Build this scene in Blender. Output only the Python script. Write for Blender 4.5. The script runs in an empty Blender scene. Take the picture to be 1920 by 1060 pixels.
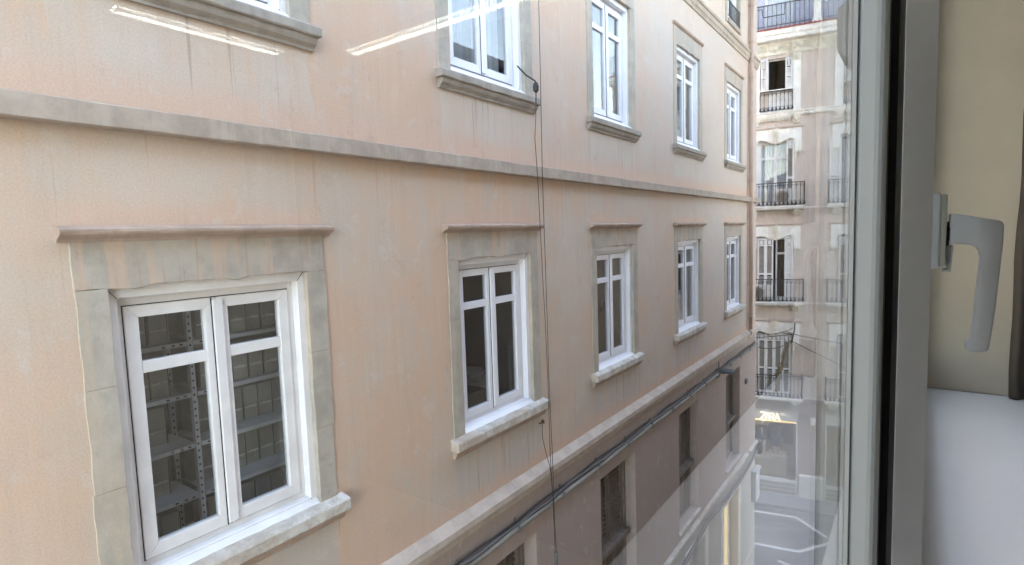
import bpy, bmesh, math, random
from mathutils import Vector, Matrix
random.seed(7)
R = math.radians
SC = bpy.context.scene
COL = SC.collection

# ------------------------------------------------------------------ camera
cam_d = bpy.data.cameras.new('camera')
cam_d.sensor_width = 36.0
cam_d.lens = 1046.5 / 1920 * 36
cam_d.clip_start = 0.004
cam_d.clip_end = 500
cam = bpy.data.objects.new('camera', cam_d)
COL.objects.link(cam)
yaw, pit, rol = 0.627347703, -0.0861867323, -0.0326120988
fw = Vector((-math.sin(yaw)*math.cos(pit), math.cos(yaw)*math.cos(pit), math.sin(pit)))
r0 = Vector((math.cos(yaw), math.sin(yaw), 0)); u0 = r0.cross(fw)
r2 = math.cos(rol)*r0 + math.sin(rol)*u0
u2 = -math.sin(rol)*r0 + math.cos(rol)*u0
cam.matrix_world = Matrix(((r2.x, u2.x, -fw.x, 0), (r2.y, u2.y, -fw.y, 0), (r2.z, u2.z, -fw.z, 0), (0, 0, 0, 1)))
SC.camera = cam

# ------------------------------------------------------------------ sky, sun, exposure
SUN_EL, SUN_AZ = R(33), math.atan2(-0.80, 0.60)      # the sun stands behind the pink building
w = bpy.data.worlds.new('World'); SC.world = w; w.use_nodes = True
nt = w.node_tree; nt.nodes.clear()
sky = nt.nodes.new('ShaderNodeTexSky'); sky.sky_type = 'NISHITA'; sky.sun_disc = False
sky.sun_elevation = SUN_EL; sky.sun_rotation = SUN_AZ
sky.air_density = 1.0; sky.dust_density = 2.0; sky.ozone_density = 1.0
bg = nt.nodes.new('ShaderNodeBackground'); bg.inputs[1].default_value = 0.15
wo = nt.nodes.new('ShaderNodeOutputWorld')
nt.links.new(sky.outputs[0], bg.inputs[0]); nt.links.new(bg.outputs[0], wo.inputs[0])
sd = bpy.data.lights.new('sun', 'SUN'); sd.energy = 3.0; sd.angle = R(0.5); sd.color = (1, .95, .87)
sun = bpy.data.objects.new('sun', sd); COL.objects.link(sun)
sdir = Vector((math.sin(SUN_AZ)*math.cos(SUN_EL), math.cos(SUN_AZ)*math.cos(SUN_EL), math.sin(SUN_EL)))
sun.rotation_euler = sdir.to_track_quat('Z', 'Y').to_euler()
sun.location = sdir*60
vs = SC.view_settings
vs.view_transform = 'Standard'; vs.look = 'None'; vs.gamma = 1; vs.exposure = 3.92
vs.use_curve_mapping = False
try:
    vs.use_white_balance = True; vs.white_balance_temperature = 8100; vs.white_balance_tint = 10
except Exception:
    pass
SC.cycles.use_denoising = True
SC.cycles.max_bounces = 10; SC.cycles.diffuse_bounces = 5; SC.cycles.glossy_bounces = 4
SC.cycles.transparent_max_bounces = 16
SC.cycles.sample_clamp_indirect = 6

# ------------------------------------------------------------------ node helpers
class NB:
    def __init__(s, name):
        s.m = bpy.data.materials.new(name); s.m.use_nodes = True
        s.t = s.m.node_tree; s.t.nodes.clear()
        s.out = s.t.nodes.new('ShaderNodeOutputMaterial')
        s._pos = None
    def n(s, k): return s.t.nodes.new(k)
    def put(s, sock, v):
        if v is None: return
        if isinstance(v, bpy.types.NodeSocket): s.t.links.new(v, sock)
        else:
            if isinstance(v, tuple) and len(v) == 3 and sock.type == 'RGBA': v = (*v, 1)
            sock.default_value = v
    def pos(s):
        if s._pos is None:
            g = s.n('ShaderNodeNewGeometry'); s._g = g; s._pos = g.outputs['Position']
            x = s.n('ShaderNodeSeparateXYZ'); s.put(x.inputs[0], s._pos)
            s.x, s.y, s.z = x.outputs
        return s._pos
    def math(s, op, a, b=None, c=None, clamp=False):
        q = s.n('ShaderNodeMath'); q.operation = op; q.use_clamp = clamp
        s.put(q.inputs[0], a); s.put(q.inputs[1], b); s.put(q.inputs[2], c); return q.outputs[0]
    def mul(s, a, b): return s.math('MULTIPLY', a, b)
    def add(s, a, b): return s.math('ADD', a, b)
    def sm(s, v, a, b, lo=0.0, hi=1.0):
        q = s.n('ShaderNodeMapRange'); q.interpolation_type = 'SMOOTHSTEP'
        s.put(q.inputs[0], v); s.put(q.inputs[1], a); s.put(q.inputs[2], b); s.put(q.inputs[3], lo); s.put(q.inputs[4], hi)
        return q.outputs[0]
    def scaled(s, v, sc):
        q = s.n('ShaderNodeVectorMath'); q.operation = 'MULTIPLY'; s.put(q.inputs[0], v); q.inputs[1].default_value = sc
        return q.outputs[0]
    def noise(s, sc=1.0, vec=None, stretch=None, detail=4, rough=.55):
        v = vec if vec is not None else s.pos()
        if stretch: v = s.scaled(v, stretch)
        q = s.n('ShaderNodeTexNoise'); s.put(q.inputs['Vector'], v)
        q.inputs['Scale'].default_value = sc; q.inputs['Detail'].default_value = detail; q.inputs['Roughness'].default_value = rough
        return q.outputs['Fac']
    def mix(s, f, a, b):
        q = s.n('ShaderNodeMix'); q.data_type = 'RGBA'
        s.put(q.inputs[0], f); s.put(q.inputs[6], a); s.put(q.inputs[7], b); return q.outputs[2]
    def bump(s, h, st=.3, dist=.01, normal=None):
        q = s.n('ShaderNodeBump'); q.inputs['Strength'].default_value = st; q.inputs['Distance'].default_value = dist
        s.put(q.inputs['Height'], h)
        if normal is not None: s.put(q.inputs['Normal'], normal)
        return q.outputs[0]
    def bsdf(s, col, rough=.6, normal=None, metal=0.0, spec=.4, emit=None, es=0.0):
        q = s.n('ShaderNodeBsdfPrincipled')
        s.put(q.inputs['Base Color'], col); s.put(q.inputs['Roughness'], rough); s.put(q.inputs['Metallic'], metal)
        s.put(q.inputs['Specular IOR Level'], spec); s.put(q.inputs['Normal'], normal)
        if emit: s.put(q.inputs['Emission Color'], emit); q.inputs['Emission Strength'].default_value = es
        s.put(s.out.inputs[0], q.outputs[0]); return s.m

def simple(name, c, rough=.5, var=.12, sc=6.0, bump=.1, bdist=.004, metal=0.0, spec=.4, bsc=60.0, stretch=None):
    b = NB(name); b.pos()
    f = b.noise(sc, stretch=stretch)
    d = tuple(max(0, v*(1-var)) for v in c); e = tuple(min(1, v*(1+var)) for v in c)
    col = b.mix(b.sm(f, .3, .7), d, e)
    nm = b.bump(b.noise(bsc, detail=3), bump, bdist) if bump else None
    rr = b.math('ADD', b.mul(b.noise(sc*2.3), .25), rough-.12)
    return b.bsdf(col, rr, nm, metal, spec)

def emissive(name, c, s):
    b = NB(name); e = b.n('ShaderNodeEmission'); e.inputs[0].default_value = (*c, 1); e.inputs[1].default_value = s
    b.put(b.out.inputs[0], e.outputs[0]); return b.m

def glass(name, f0=.04, tint=(.96, .98, .97), wob=0.0, rough=0.0):
    b = NB(name); b.pos()
    tr = b.n('ShaderNodeBsdfTransparent'); tr.inputs[0].default_value = (*tint, 1)
    gl = b.n('ShaderNodeBsdfGlossy'); gl.inputs['Roughness'].default_value = rough
    if wob:
        nm = b.bump(b.noise(1.3, detail=1), wob, .05); b.put(gl.inputs['Normal'], nm)
    dt = b.n('ShaderNodeVectorMath'); dt.operation = 'DOT_PRODUCT'
    b.put(dt.inputs[0], b._g.outputs['Incoming']); b.put(dt.inputs[1], b._g.outputs['Normal'])
    c = b.math('SUBTRACT', 1.0, b.math('ABSOLUTE', dt.outputs['Value']))
    F = b.add(b.mul(b.math('POWER', c, 5.0), 1-f0), f0)
    mx = b.n('ShaderNodeMixShader'); b.put(mx.inputs[0], F); b.put(mx.inputs[1], tr.outputs[0]); b.put(mx.inputs[2], gl.outputs[0])
    b.put(b.out.inputs[0], mx.outputs[0]); return b.m

# ------------------------------------------------------------------ mesh helpers
ORG = {}
class MB:
    def __init__(s): s.v = []; s.f = []
    def addv(s, vs, fs):
        n = len(s.v); s.v += [tuple(p) for p in vs]; s.f += [tuple(i+n for i in q) for q in fs]; return s
    def box(s, a0, a1, b0, b1, c0, c1):
        return s.addv([(a, b, c) for a in (a0, a1) for b in (b0, b1) for c in (c0, c1)],
                      [(0, 1, 3, 2), (4, 6, 7, 5), (0, 4, 5, 1), (2, 3, 7, 6), (0, 2, 6, 4), (1, 5, 7, 3)])
    def quad(s, *p): return s.addv(p, [tuple(range(len(p)))])
    def loft(s, rings, cap=True):
        n = len(rings[0]); vs = [p for r in rings for p in r]; fs = []
        for k in range(len(rings)-1):
            for i in range(n):
                j = (i+1) % n; fs.append((k*n+i, k*n+j, (k+1)*n+j, (k+1)*n+i))
        if cap: fs.append(tuple(range(n))); fs.append(tuple(range((len(rings)-1)*n, len(rings)*n)))
        return s.addv(vs, fs)
    def tube(s, pts, r, n=8, cap=True):
        pts = [Vector(p) for p in pts]; rings = []; up = None
        for i, p in enumerate(pts):
            t = (pts[min(i+1, len(pts)-1)]-pts[max(i-1, 0)]).normalized()
            if up is None: up = Vector((0, 0, 1)) if abs(t.z) < .9 else Vector((1, 0, 0))
            a = t.cross(up).normalized(); b = a.cross(t).normalized(); up = b
            rr = r[i] if isinstance(r, (list, tuple)) else r
            rings.append([p+a*math.cos(2*math.pi*k/n)*rr+b*math.sin(2*math.pi*k/n)*rr for k in range(n)])
        return s.loft(rings, cap)
    def lathe(s, c, prof, n=10):          # prof: (r, z)
        return s.loft([[(c[0]+r*math.cos(2*math.pi*k/n), c[1]+r*math.sin(2*math.pi*k/n), c[2]+z) for k in range(n)] for r, z in prof])
    def ball(s, c, r, n=8, sq=(1, 1, 1)):
        rings = []
        for i in range(1, n//2+2):
            th = math.pi*i/(n//2+2)
            rings.append([(c[0]+r*sq[0]*math.sin(th)*math.cos(2*math.pi*k/n), c[1]+r*sq[1]*math.sin(th)*math.sin(2*math.pi*k/n), c[2]+r*sq[2]*math.cos(th)) for k in range(n)])
        return s.loft(rings)
    def map(s, fn): s.v = [fn(*p) for p in s.v]; return s
    def build(s, name, mat, parent=None, bevel=0.0, smooth=False, seg=2, mats=None):
        o = Vector((0, 0, 0)) if parent is None else ORG.get(parent.name, Vector((0, 0, 0)))
        me = bpy.data.meshes.new(name)
        me.from_pydata([(p[0]-o.x, p[1]-o.y, p[2]-o.z) for p in s.v], [], s.f)
        bm = bmesh.new(); bm.from_mesh(me); bmesh.ops.recalc_face_normals(bm, faces=bm.faces); bm.to_mesh(me); bm.free()
        if mat: me.materials.append(mat)
        if smooth:
            for p in me.polygons: p.use_smooth = True
        ob = bpy.data.objects.new(name, me); COL.objects.link(ob)
        if parent is not None: ob.parent = parent; ORG[ob.name] = o
        if bevel:
            m = ob.modifiers.new('bevel', 'BEVEL'); m.width = bevel; m.segments = seg; m.limit_method = 'ANGLE'; m.angle_limit = R(40)
        return ob

def tag(o, label=None, cat=None, group=None, kind=None):
    if label: o['label'] = label
    if cat: o['category'] = cat
    if group: o['group'] = group
    if kind: o['kind'] = kind
    return o
def thing(name, loc, label, cat, group=None, rot=0.0, local=False):
    o = bpy.data.objects.new(name, None); COL.objects.link(o); o.location = loc; o.rotation_euler = (0, 0, rot)
    o.empty_display_size = .2
    ORG[o.name] = Vector((0, 0, 0)) if local else Vector(loc)
    return tag(o, label, cat, group)
def inst(o, parent, loc=(0, 0, 0)):
    c = o.copy(); COL.objects.link(c); c.parent = parent; c.location = loc
    ORG[c.name] = ORG.get(o.name, Vector((0, 0, 0))); return c

def ring(mb, a0, a1, c0, c1, w, b0, b1, wt=None, wb=None):
    """a rectangular frame in the a-c plane, b0..b1 deep, as four mitred members"""
    wt = w if wt is None else wt; wb = w if wb is None else wb
    O = [(a0, c0), (a1, c0), (a1, c1), (a0, c1)]; I = [(a0+w, c0+wb), (a1-w, c0+wb), (a1-w, c1-wt), (a0+w, c1-wt)]
    for k in range(4):
        j = (k+1) % 4
        q = [O[k], O[j], I[j], I[k]]
        mb.loft([[(a, b0, c) for a, c in q], [(a, b1, c) for a, c in q]])
    return mb
FX = -3.5
def FAC(a, b, c): return (FX+b, a, c)          # facade coordinates: along the wall, out of the wall, up
def jig(v, j): return v+random.uniform(-j, j)
def molding(mb, prof, a0, a1, step=.25, jit=.0):
    """a profile (out, z) run along the wall from a0 to a1 with a slightly worn line"""
    n = max(2, int((a1-a0)/step)+1); rings = []
    for k in range(n):
        a = a0+(a1-a0)*k/(n-1)
        rings.append([(a, o+(random.uniform(-jit, jit) if o > .005 else 0), z+random.uniform(-jit, jit)) for o, z in prof])
    return mb.loft(rings)
def stone(mb, a0, a1, z0, z1, b0, b1, jit=.004, step=.11, sides='lrtb'):
    pts = []
    def edge(p, q, k):
        L = math.hypot(q[0]-p[0], q[1]-p[1]); n = max(1, int(L/step))
        for i in range(n):
            t = i/n; x = p[0]+(q[0]-p[0])*t; y = p[1]+(q[1]-p[1])*t
            if k in sides and i > 0:
                if k in 'lr': x = jig(x, jit)
                else: y = jig(y, jit)
            pts.append((x, y))
    edge((a0, z0), (a1, z0), 'b'); edge((a1, z0), (a1, z1), 'r'); edge((a1, z1), (a0, z1), 't'); edge((a0, z1), (a0, z0), 'l')
    mb.loft([[(x, b0, y) for x, y in pts], [(x, b1, y) for x, y in pts]]); return mb

# ------------------------------------------------------------------ layout of the pink facade
W = [(1.14, 2.34), (3.965, 5.175), (6.78, 7.99), (9.97, 11.27), (13.2, 14.46)]
ZB2, ZT2 = -1.92, -.22
ZB1, ZT1 = 1.52, 3.25
LOW = [(4.33, 5.12), (6.78, 7.95), (9.98, 11.1), (13.16, 14.37)]
ZTL, ZBL = -3.46, -5.72
Y0, Y1 = -3.2, 16.1
GZ = -10.6

# ------------------------------------------------------------------ materials
def wall_mat():
    b = NB('pink_plaster'); b.pos()
    big = b.noise(.55, detail=5); med = b.noise(2.2, detail=6, rough=.65)
    vert = b.noise(1.0, stretch=(1, 5.0, .45), detail=5, rough=.6)
    f = b.add(b.mul(big, .55), b.add(b.mul(med, .25), b.mul(vert, .35)))
    col = b.mix(b.sm(f, .47, .66), (.665, .447, .318), (.595, .48, .39))
    col = b.mix(b.mul(b.sm(b.noise(.9, stretch=(1, 1, 1.6), detail=3), .52, .7), .55), col, (.66, .455, .35))
    yj = b.add(b.y, b.mul(b.math('SUBTRACT', b.noise(3.0, detail=3), .5), .12))
    ins = None
    for a, c in W:
        q = b.math('COMPARE', yj, (a+c)/2, (c-a)/2+.14); ins = q if ins is None else b.math('MAXIMUM', ins, q)
    streak = b.noise(1.0, stretch=(1, 9.0, .35), detail=4, rough=.6)
    skytone = b.mul(b.sm(b.add(b.y, b.mul(b.math('SUBTRACT', big, .5), 5.0)), 3.5, 12.5), .45)  # cool skylight painted into the plaster, greyer towards the far end
    col = b.mix(skytone, col, (.555, .505, .47))
    pat = b.noise(.45, stretch=(1, 1, 1.3), detail=7, rough=.62)
    col = b.mix(b.mul(b.sm(pat, .52, .60), .45), col, (.63, .52, .435))
    col = b.mix(b.mul(b.sm(pat, .44, .36), .35), col, (.60, .425, .325))
    # pale wash under the upper sills, greyer and shorter under the lower ones
    m1 = b.mul(ins, b.mul(b.sm(b.z, .72, .95), b.sm(b.z, 1.42, 1.36)))
    col = b.mix(b.mul(m1, b.sm(streak, .30, .58, .2, .7)), col, (.615, .535, .455))
    m2 = b.mul(ins, b.mul(b.sm(b.z, -2.72, -2.55), b.sm(b.z, -2.02, -2.1)))
    col = b.mix(b.mul(m2, b.sm(streak, .32, .6, .25, .85)), col, (.52, .47, .43))
    fine = b.noise(1.0, stretch=(1, 26.0, .5), detail=3, rough=.5)
    fl = b.mul(b.math('MAXIMUM', m1, m2), b.sm(fine, .60, .68))
    col = b.mix(b.mul(fl, .65), col, (.36, .27, .21))
    # long rusty runs elsewhere
    runs = b.mul(b.sm(b.noise(1.0, stretch=(1, 14.0, .28), detail=2), .66, .74), b.sm(big, .45, .6))
    col = b.mix(b.mul(runs, .5), col, (.46, .27, .18))
    # warm paint just over mouldings
    zj = b.add(b.z, b.mul(b.math('SUBTRACT', b.noise(1.7, detail=4), .5), .22))
    wm = b.mul(b.sm(zj, 1.05, .80), b.math('GREATER_THAN', b.z, .7))
    wm = b.math('MAXIMUM', wm, b.mul(b.sm(zj, -2.42, -2.66), b.math('GREATER_THAN', b.z, -2.85)))
    hz = b.mul(b.math('GREATER_THAN', b.z, .0), b.sm(zj, .30, .12))
    wm = b.math('MAXIMUM', wm, b.mul(hz, ins))
    wm = b.math('MAXIMUM', wm, b.mul(b.sm(b.y, 1.0, .2), b.sm(med, .42, .6)))
    col = b.mix(b.mul(wm, .85), col, (.68, .455, .345))
    # greyer, darker plaster colour below the cornice
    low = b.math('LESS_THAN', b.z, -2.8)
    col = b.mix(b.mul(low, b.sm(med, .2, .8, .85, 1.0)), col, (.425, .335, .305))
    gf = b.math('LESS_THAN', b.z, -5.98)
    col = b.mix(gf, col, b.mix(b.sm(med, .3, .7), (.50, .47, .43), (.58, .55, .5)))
    # scuffs, patches
    col = b.mix(b.mul(b.sm(b.noise(4.5, detail=7, rough=.7), .58, .70), .45), col, (.54, .35, .26))
    col = b.mix(b.mul(b.sm(b.noise(7.0, detail=5), .60, .68), .4), col, (.66, .57, .5))
    brush = b.noise(1.0, stretch=(1, 22.0, 1.6), detail=4, rough=.6)
    col = b.mix(b.sm(brush, .52, .70, 0, .22), col, (.50, .37, .295))
    col = b.mix(b.sm(brush, .46, .32, 0, .22), col, (.67, .55, .46))
    crk = b.n('ShaderNodeTexVoronoi'); crk.feature = 'DISTANCE_TO_EDGE'; crk.inputs['Scale'].default_value = .8
    wv = b.n('ShaderNodeVectorMath'); wv.operation = 'ADD'; b.put(wv.inputs[0], b.scaled(b.pos(), (1, 1, .6)))
    nn = b.n('ShaderNodeTexNoise'); nn.inputs['Scale'].default_value = 3.5; b.put(nn.inputs['Vector'], b.pos()); b.put(wv.inputs[1], b.scaled(nn.outputs['Color'], (.22, .22, .22)))
    b.put(crk.inputs['Vector'], wv.outputs[0])
    cm = b.mul(b.sm(crk.outputs['Distance'], .0045, .001), b.sm(b.noise(.7, detail=2), .52, .62))
    col = b.mix(b.mul(cm, .07), col, (.30, .21, .16))
    grain = b.noise(90, detail=4, rough=.7)
    col = b.mix(b.sm(grain, .35, .7, .0, .36), col, (.40, .29, .23))
    n1 = b.bump(b.noise(1.6, stretch=(1, 1, 1.2), detail=3), .35, .03)
    n2 = b.bump(b.noise(14, stretch=(1, 1.3, .8), detail=5, rough=.6), .16, .004, n1)
    n3 = b.bump(grain, .25, .0015, n2)
    return b.bsdf(col, .85, n3, spec=.2)
def stone_mat(name, base, warm, amt=.5, streak=True):
    b = NB(name); b.pos()
    f = b.noise(5, detail=6, rough=.65)
    col = b.mix(b.sm(f, .3, .7), tuple(v*.86 for v in base), tuple(v*1.12 for v in base))
    if streak:
        s1 = b.sm(b.noise(1.0, stretch=(1, 11.0, .8), detail=4), .50, .66)
        col = b.mix(b.mul(s1, amt), col, warm)
        s2 = b.sm(b.noise(1.0, stretch=(3, 30.0, 1.2), detail=2), .64, .7)
        col = b.mix(b.mul(s2, amt*.8), col, tuple(v*.75 for v in warm))
    col = b.mix(b.mul(b.sm(b.noise(22, detail=6, rough=.7), .58, .75), .5), col, tuple(v*.62 for v in base))
    n1 = b.bump(b.noise(7, detail=6, rough=.65), .5, .018)
    n2 = b.bump(b.noise(70, detail=4, rough=.7), .4, .003, n1)
    return b.bsdf(col, .9, n2, spec=.2)
def marble_mat():
    b = NB('worn_sill_stone'); b.pos()
    f = b.noise(9, detail=7, rough=.7)
    col = b.mix(b.sm(f, .40, .62), (.48, .42, .36), (.68, .63, .57))
    col = b.mix(b.mul(b.sm(b.noise(2.5, detail=5), .5, .65), .6), col, (.46, .35, .27))
    n2 = b.bump(b.noise(30, detail=6, rough=.75), .6, .01)
    return b.bsdf(col, .8, n2, spec=.3)

M = {}
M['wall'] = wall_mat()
M['stone'] = stone_mat('grey_green_stone', (.44, .385, .32), (.57, .43, .315), .4)
M['lintel'] = stone_mat('streaked_lintel_stone', (.435, .375, .315), (.57, .40, .30), .85)
M['string'] = stone_mat('string_course_stone', (.43, .345, .28), (.50, .41, .335), .6)
M['hood'] = stone_mat('hood_stone', (.43, .315, .25), (.52, .38, .29), .4)
M['sillup'] = stone_mat('upper_sill_stone', (.36, .315, .27), (.47, .40, .34), .4)
M['marble'] = marble_mat()
M['cornice'] = stone_mat('cornice_stone', (.54, .44, .37), (.62, .52, .45), .25)
M['upvc'] = simple('white_window_profile', (.80, .78, .80), .38, .04, 3, .04, .001)
M['upvcw'] = simple('weathered_white_profile', (.78, .745, .73), .42, .06, 5, .05, .001)
M['wglass'] = glass('window_glass', .075, (.91, .925, .935), .02)
M['pane'] = glass('clear_pane_glass', .035, (.985, .99, .985))
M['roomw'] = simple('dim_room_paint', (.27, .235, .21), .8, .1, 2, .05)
M['rooml'] = simple('pale_room_paint', (.42, .40, .37), .8, .1, 2, .05)
M['curtain'] = simple('grey_curtain_cloth', (.55, .53, .50), .9, .15, 3, .15, .002, stretch=(1, 12, .3))
M['steel'] = simple('grey_shelf_steel', (.70, .73, .79), .4, .05, 4, .03, .001, spec=.5)
M['hole'] = simple('dark_slot', (.02, .02, .022), .8, .1)
M['board'] = simple('archive_cardboard', (.40, .38, .35), .85, .15, 5, .08)
M['ribbon'] = simple('white_tape', (.7, .69, .66), .8, .05)
M['spine'] = simple('brown_box_edge', (.16, .10, .08), .8, .1)
M['shutter'] = simple('brown_grey_shutter_wood', (.21, .165, .135), .7, .25, 8, .2, .003, stretch=(1, 3, .6))
M['cable'] = simple('black_cable_rubber', (.035, .033, .032), .6, .2)
M['greycable'] = simple('grey_cable_sheath', (.13, .125, .12), .6, .2, 5)
M['conduit'] = simple('grey_conduit', (.255, .23, .20), .5, .2, 4, .1, .002, stretch=(1, .4, 4))
M['pipe'] = simple('pink_drainpipe_paint', (.52, .36, .29), .6, .12, 4, .1)
M['lampgrey'] = simple('grey_lamp_metal', (.085, .085, .09), .45, .1, 6, .05, metal=.3)
M['iron'] = simple('dark_iron', (.035, .032, .034), .55, .2, 9)
M['fwall'] = simple('far_pink_render', (.61, .52, .47), .85, .05, 1.5, .1)
M['white'] = simple('white_stucco', (.82, .80, .77), .8, .1, 3, .25, .006, bsc=25)
M['cream'] = simple('cream_relief_stucco', (.72, .68, .59), .85, .12, 5, .3, .006, bsc=25)
M['shutw'] = simple('white_shutter_paint', (.74, .73, .73), .55, .06, 3, .05)
M['louvre'] = simple('grey_louvre', (.26, .24, .215), .7, .15, 6, .05)
M['redtile'] = simple('red_roof_tile', (.36, .10, .085), .8, .2, 7)
M['pent'] = simple('lavender_penthouse_paint', (.50, .50, .60), .8, .08)
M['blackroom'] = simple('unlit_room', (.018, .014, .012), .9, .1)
M['net'] = simple('net_curtain', (.60, .63, .68), .9, .1, 4, .1, stretch=(14, 14, .3))
M['acw'] = simple('white_unit_metal', (.62, .61, .58), .5, .08)
M['palm'] = simple('dried_palm', (.20, .155, .10), .9, .45, 14, .5, .02, bsc=30)
M['shopwood'] = None
M['sign'] = simple('grey_shop_panel', (.58, .57, .54), .6, .05)
M['grout'] = simple('grey_shop_stone', (.58, .57, .57), .75, .1, 3, .1)
M['lit'] = emissive('warm_light_strip', (1, .78, .42), .16)
M['letters'] = emissive('backlit_letters', (1, .97, .9), .22)
M['cloth'] = simple('black_cloth', (.025, .024, .026), .9, .2)
M['mann'] = simple('white_mannequin', (.7, .68, .64), .5, .05)
M['frame'] = simple('own_window_grey', (.32, .325, .315), .42, .03, 5, .05, .0006, bsc=300)
M['gasket'] = simple('black_rubber', (.008, .008, .008), .75, .2)
M['handle'] = simple('grey_handle_paint', (.45, .455, .44), .38, .04, 20, .05, .0004, bsc=500)
M['sill'] = simple('white_sill_laminate', (.83, .845, .88), .33, .02, 4, .03, .0006, bsc=200)
M['beige'] = simple('beige_wall_paint', (.46, .39, .295), .85, .05, 5, .22, .002, bsc=60)
M['ceil'] = simple('ceiling_paint', (.8, .79, .76), .85, .04)
M['floor'] = simple('grey_floor_tile', (.38, .36, .33), .5, .1)
M['brown'] = simple('dark_brown_curtain_cloth', (.085, .065, .05), .9, .15, 5, .1)
M['tube'] = emissive('fluorescent_tube', (.80, .94, 1.0), 26.0)
M['lampw'] = simple('lamp_white', (.8, .8, .78), .35, .03)
M['alu'] = simple('louvre_aluminium', (.32, .325, .32), .4, .03)
M['own'] = stone_mat('own_cream_render', (.48, .43, .37), (.50, .45, .385), .3)
M['rooft'] = simple('roof_slate', (.16, .15, .155), .8, .2, 8, .2)
M['osill'] = simple('outer_sill_stone', (.84, .84, .83), .6, .08, 6, .1)

def slat_wood():
    b = NB('slatted_pale_wood'); b.pos()
    s = b.sm(b.math('SINE', b.mul(b.z, 2*math.pi/.075)), -.2, .5)
    col = b.mix(s, (.40, .32, .22), (.66, .56, .42))
    return b.bsdf(col, .7)
M['shopwood'] = slat_wood()
def asphalt():
    b = NB('asphalt'); b.pos()
    col = b.mix(b.sm(b.noise(.8, detail=6), .35, .65), (.17, .17, .175), (.25, .25, .255))
    col = b.mix(b.mul(b.sm(b.noise(1.3, detail=3), .6, .7), .4), col, (.12, .12, .125))
    return b.bsdf(col, .8, b.bump(b.noise(60), .4, .01))
M['asphalt'] = asphalt()
M['paint'] = simple('white_road_paint', (.75, .75, .74), .7, .12, 5)
M['pave'] = simple('pavement_stone', (.30, .30, .31), .8, .12, 4)

# ------------------------------------------------------------------ ground
def struct(o): o['kind'] = 'structure'; return o
struct(MB().quad((-120, -80, GZ), (120, -80, GZ), (120, 140, GZ), (-120, 140, GZ)).build('road', M['asphalt']))

# ------------------------------------------------------------------ pink building
PB = thing('pink_building', (FX, 8, GZ), 'weathered pink plastered building with stone framed white windows across the alley', 'building')
SO = .15                                    # stone border round an opening
def holes_wall(holes, a0, a1, z0, z1, depth):
    mb = MB()
    A = sorted({a0, a1, *[h[0] for h in holes], *[h[1] for h in holes]}); Z = sorted({z0, z1, *[h[2] for h in holes], *[h[3] for h in holes]})
    def inh(a, z): return any(h[0] < a < h[1] and h[2] < z < h[3] for h in holes)
    vid = {}
    def vtx(a, b, z):
        k = (round(a, 4), round(b, 4), round(z, 4))
        if k not in vid: vid[k] = len(mb.v); mb.v.append(k)
        return vid[k]
    nA, nZ = len(A)-1, len(Z)-1
    solid = [[not inh((A[i]+A[i+1])/2, (Z[j]+Z[j+1])/2) for j in range(nZ)] for i in range(nA)]
    for i in range(nA):
        for j in range(nZ):
            if not solid[i][j]: continue
            p = (A[i], A[i+1], Z[j], Z[j+1])
            for d in (0, -depth):
                mb.f.append((vtx(p[0], d, p[2]), vtx(p[1], d, p[2]), vtx(p[1], d, p[3]), vtx(p[0], d, p[3])))
            for di, dj, e in ((-1, 0, ((p[0], p[2]), (p[0], p[3]))), (1, 0, ((p[1], p[2]), (p[1], p[3]))), (0, -1, ((p[0], p[2]), (p[1], p[2]))), (0, 1, ((p[0], p[3]), (p[1], p[3])))):
                ii, jj = i+di, j+dj
                if 0 <= ii < nA and 0 <= jj < nZ and solid[ii][jj]: continue
                mb.f.append((vtx(e[0][0], 0, e[0][1]), vtx(e[1][0], 0, e[1][1]), vtx(e[1][0], -depth, e[1][1]), vtx(e[0][0], -depth, e[0][1])))
    return mb
holes = []
for a, c in W:
    holes.append((a-SO+.02, c+SO-.02, ZB2-.06, .03))
    holes.append((a-SO+.02, c+SO-.02, ZB1-.08, ZT1+.27))
for a, c in LOW: holes.append((a, c, ZBL, ZTL))
DOORS = [(10.45, 11.55, GZ+.02, -6.47), (12.9, 14.3, GZ+.02, -6.54), (7.2, 8.5, GZ+.02, -6.5)]
holes += DOORS
TOPW = (13.25, 14.25, 4.62, 6.6)
holes.append((TOPW[0]-.12, TOPW[1]+.12, TOPW[2], TOPW[3]+.2))
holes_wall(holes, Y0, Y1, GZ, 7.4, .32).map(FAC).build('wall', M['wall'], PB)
sh = MB()
sh.box(FX-12, FX-.32, Y1-.4, Y1-.001, GZ, 7.4); sh.box(FX-12, FX-.32, Y0, Y0+.3, GZ, 7.4)
sh.box(FX-12.3, FX-12, Y0, Y1, GZ, 7.4)
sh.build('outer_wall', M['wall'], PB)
MB().box(FX-12.4, FX+.25, Y0-.1, Y1+.25, 7.4, 7.6).build('roof', M['rooft'], PB, .02)

# mouldings that run the length of the wall (and return round the corner)
def band(prof, name, mat, jit=.003, step=.2):
    molding(MB(), prof, Y0, 15.14, step, jit).map(FAC).build(name, mat, PB)
    molding(MB(), prof, 15.26, Y1+prof_out(prof), step, jit).map(FAC).build(name, mat, PB)
def prof_out(p): return max(o for o, z in p)
band([(-.02, .622), (.088, .622), (.096, .628), (.096, .736), (.090, .742), (-.02, .746)], 'string_course', M['string'], .0022, .12)
band([(-.02, 4.10), (.02, 4.10), (.03, 4.16), (.05, 4.19), (.05, 4.27), (.075, 4.29), (.075, 4.345), (.04, 4.37), (-.02, 4.39)], 'upper_cornice', M['string'], .003)
band([(-.02, -2.92), (.03, -2.92), (.03, -2.845), (.05, -2.84), (.055, -2.815), (.10, -2.80), (.10, -2.735), (.05, -2.70), (-.02, -2.655)], 'cornice', M['cornice'], .0013, .16)
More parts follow.
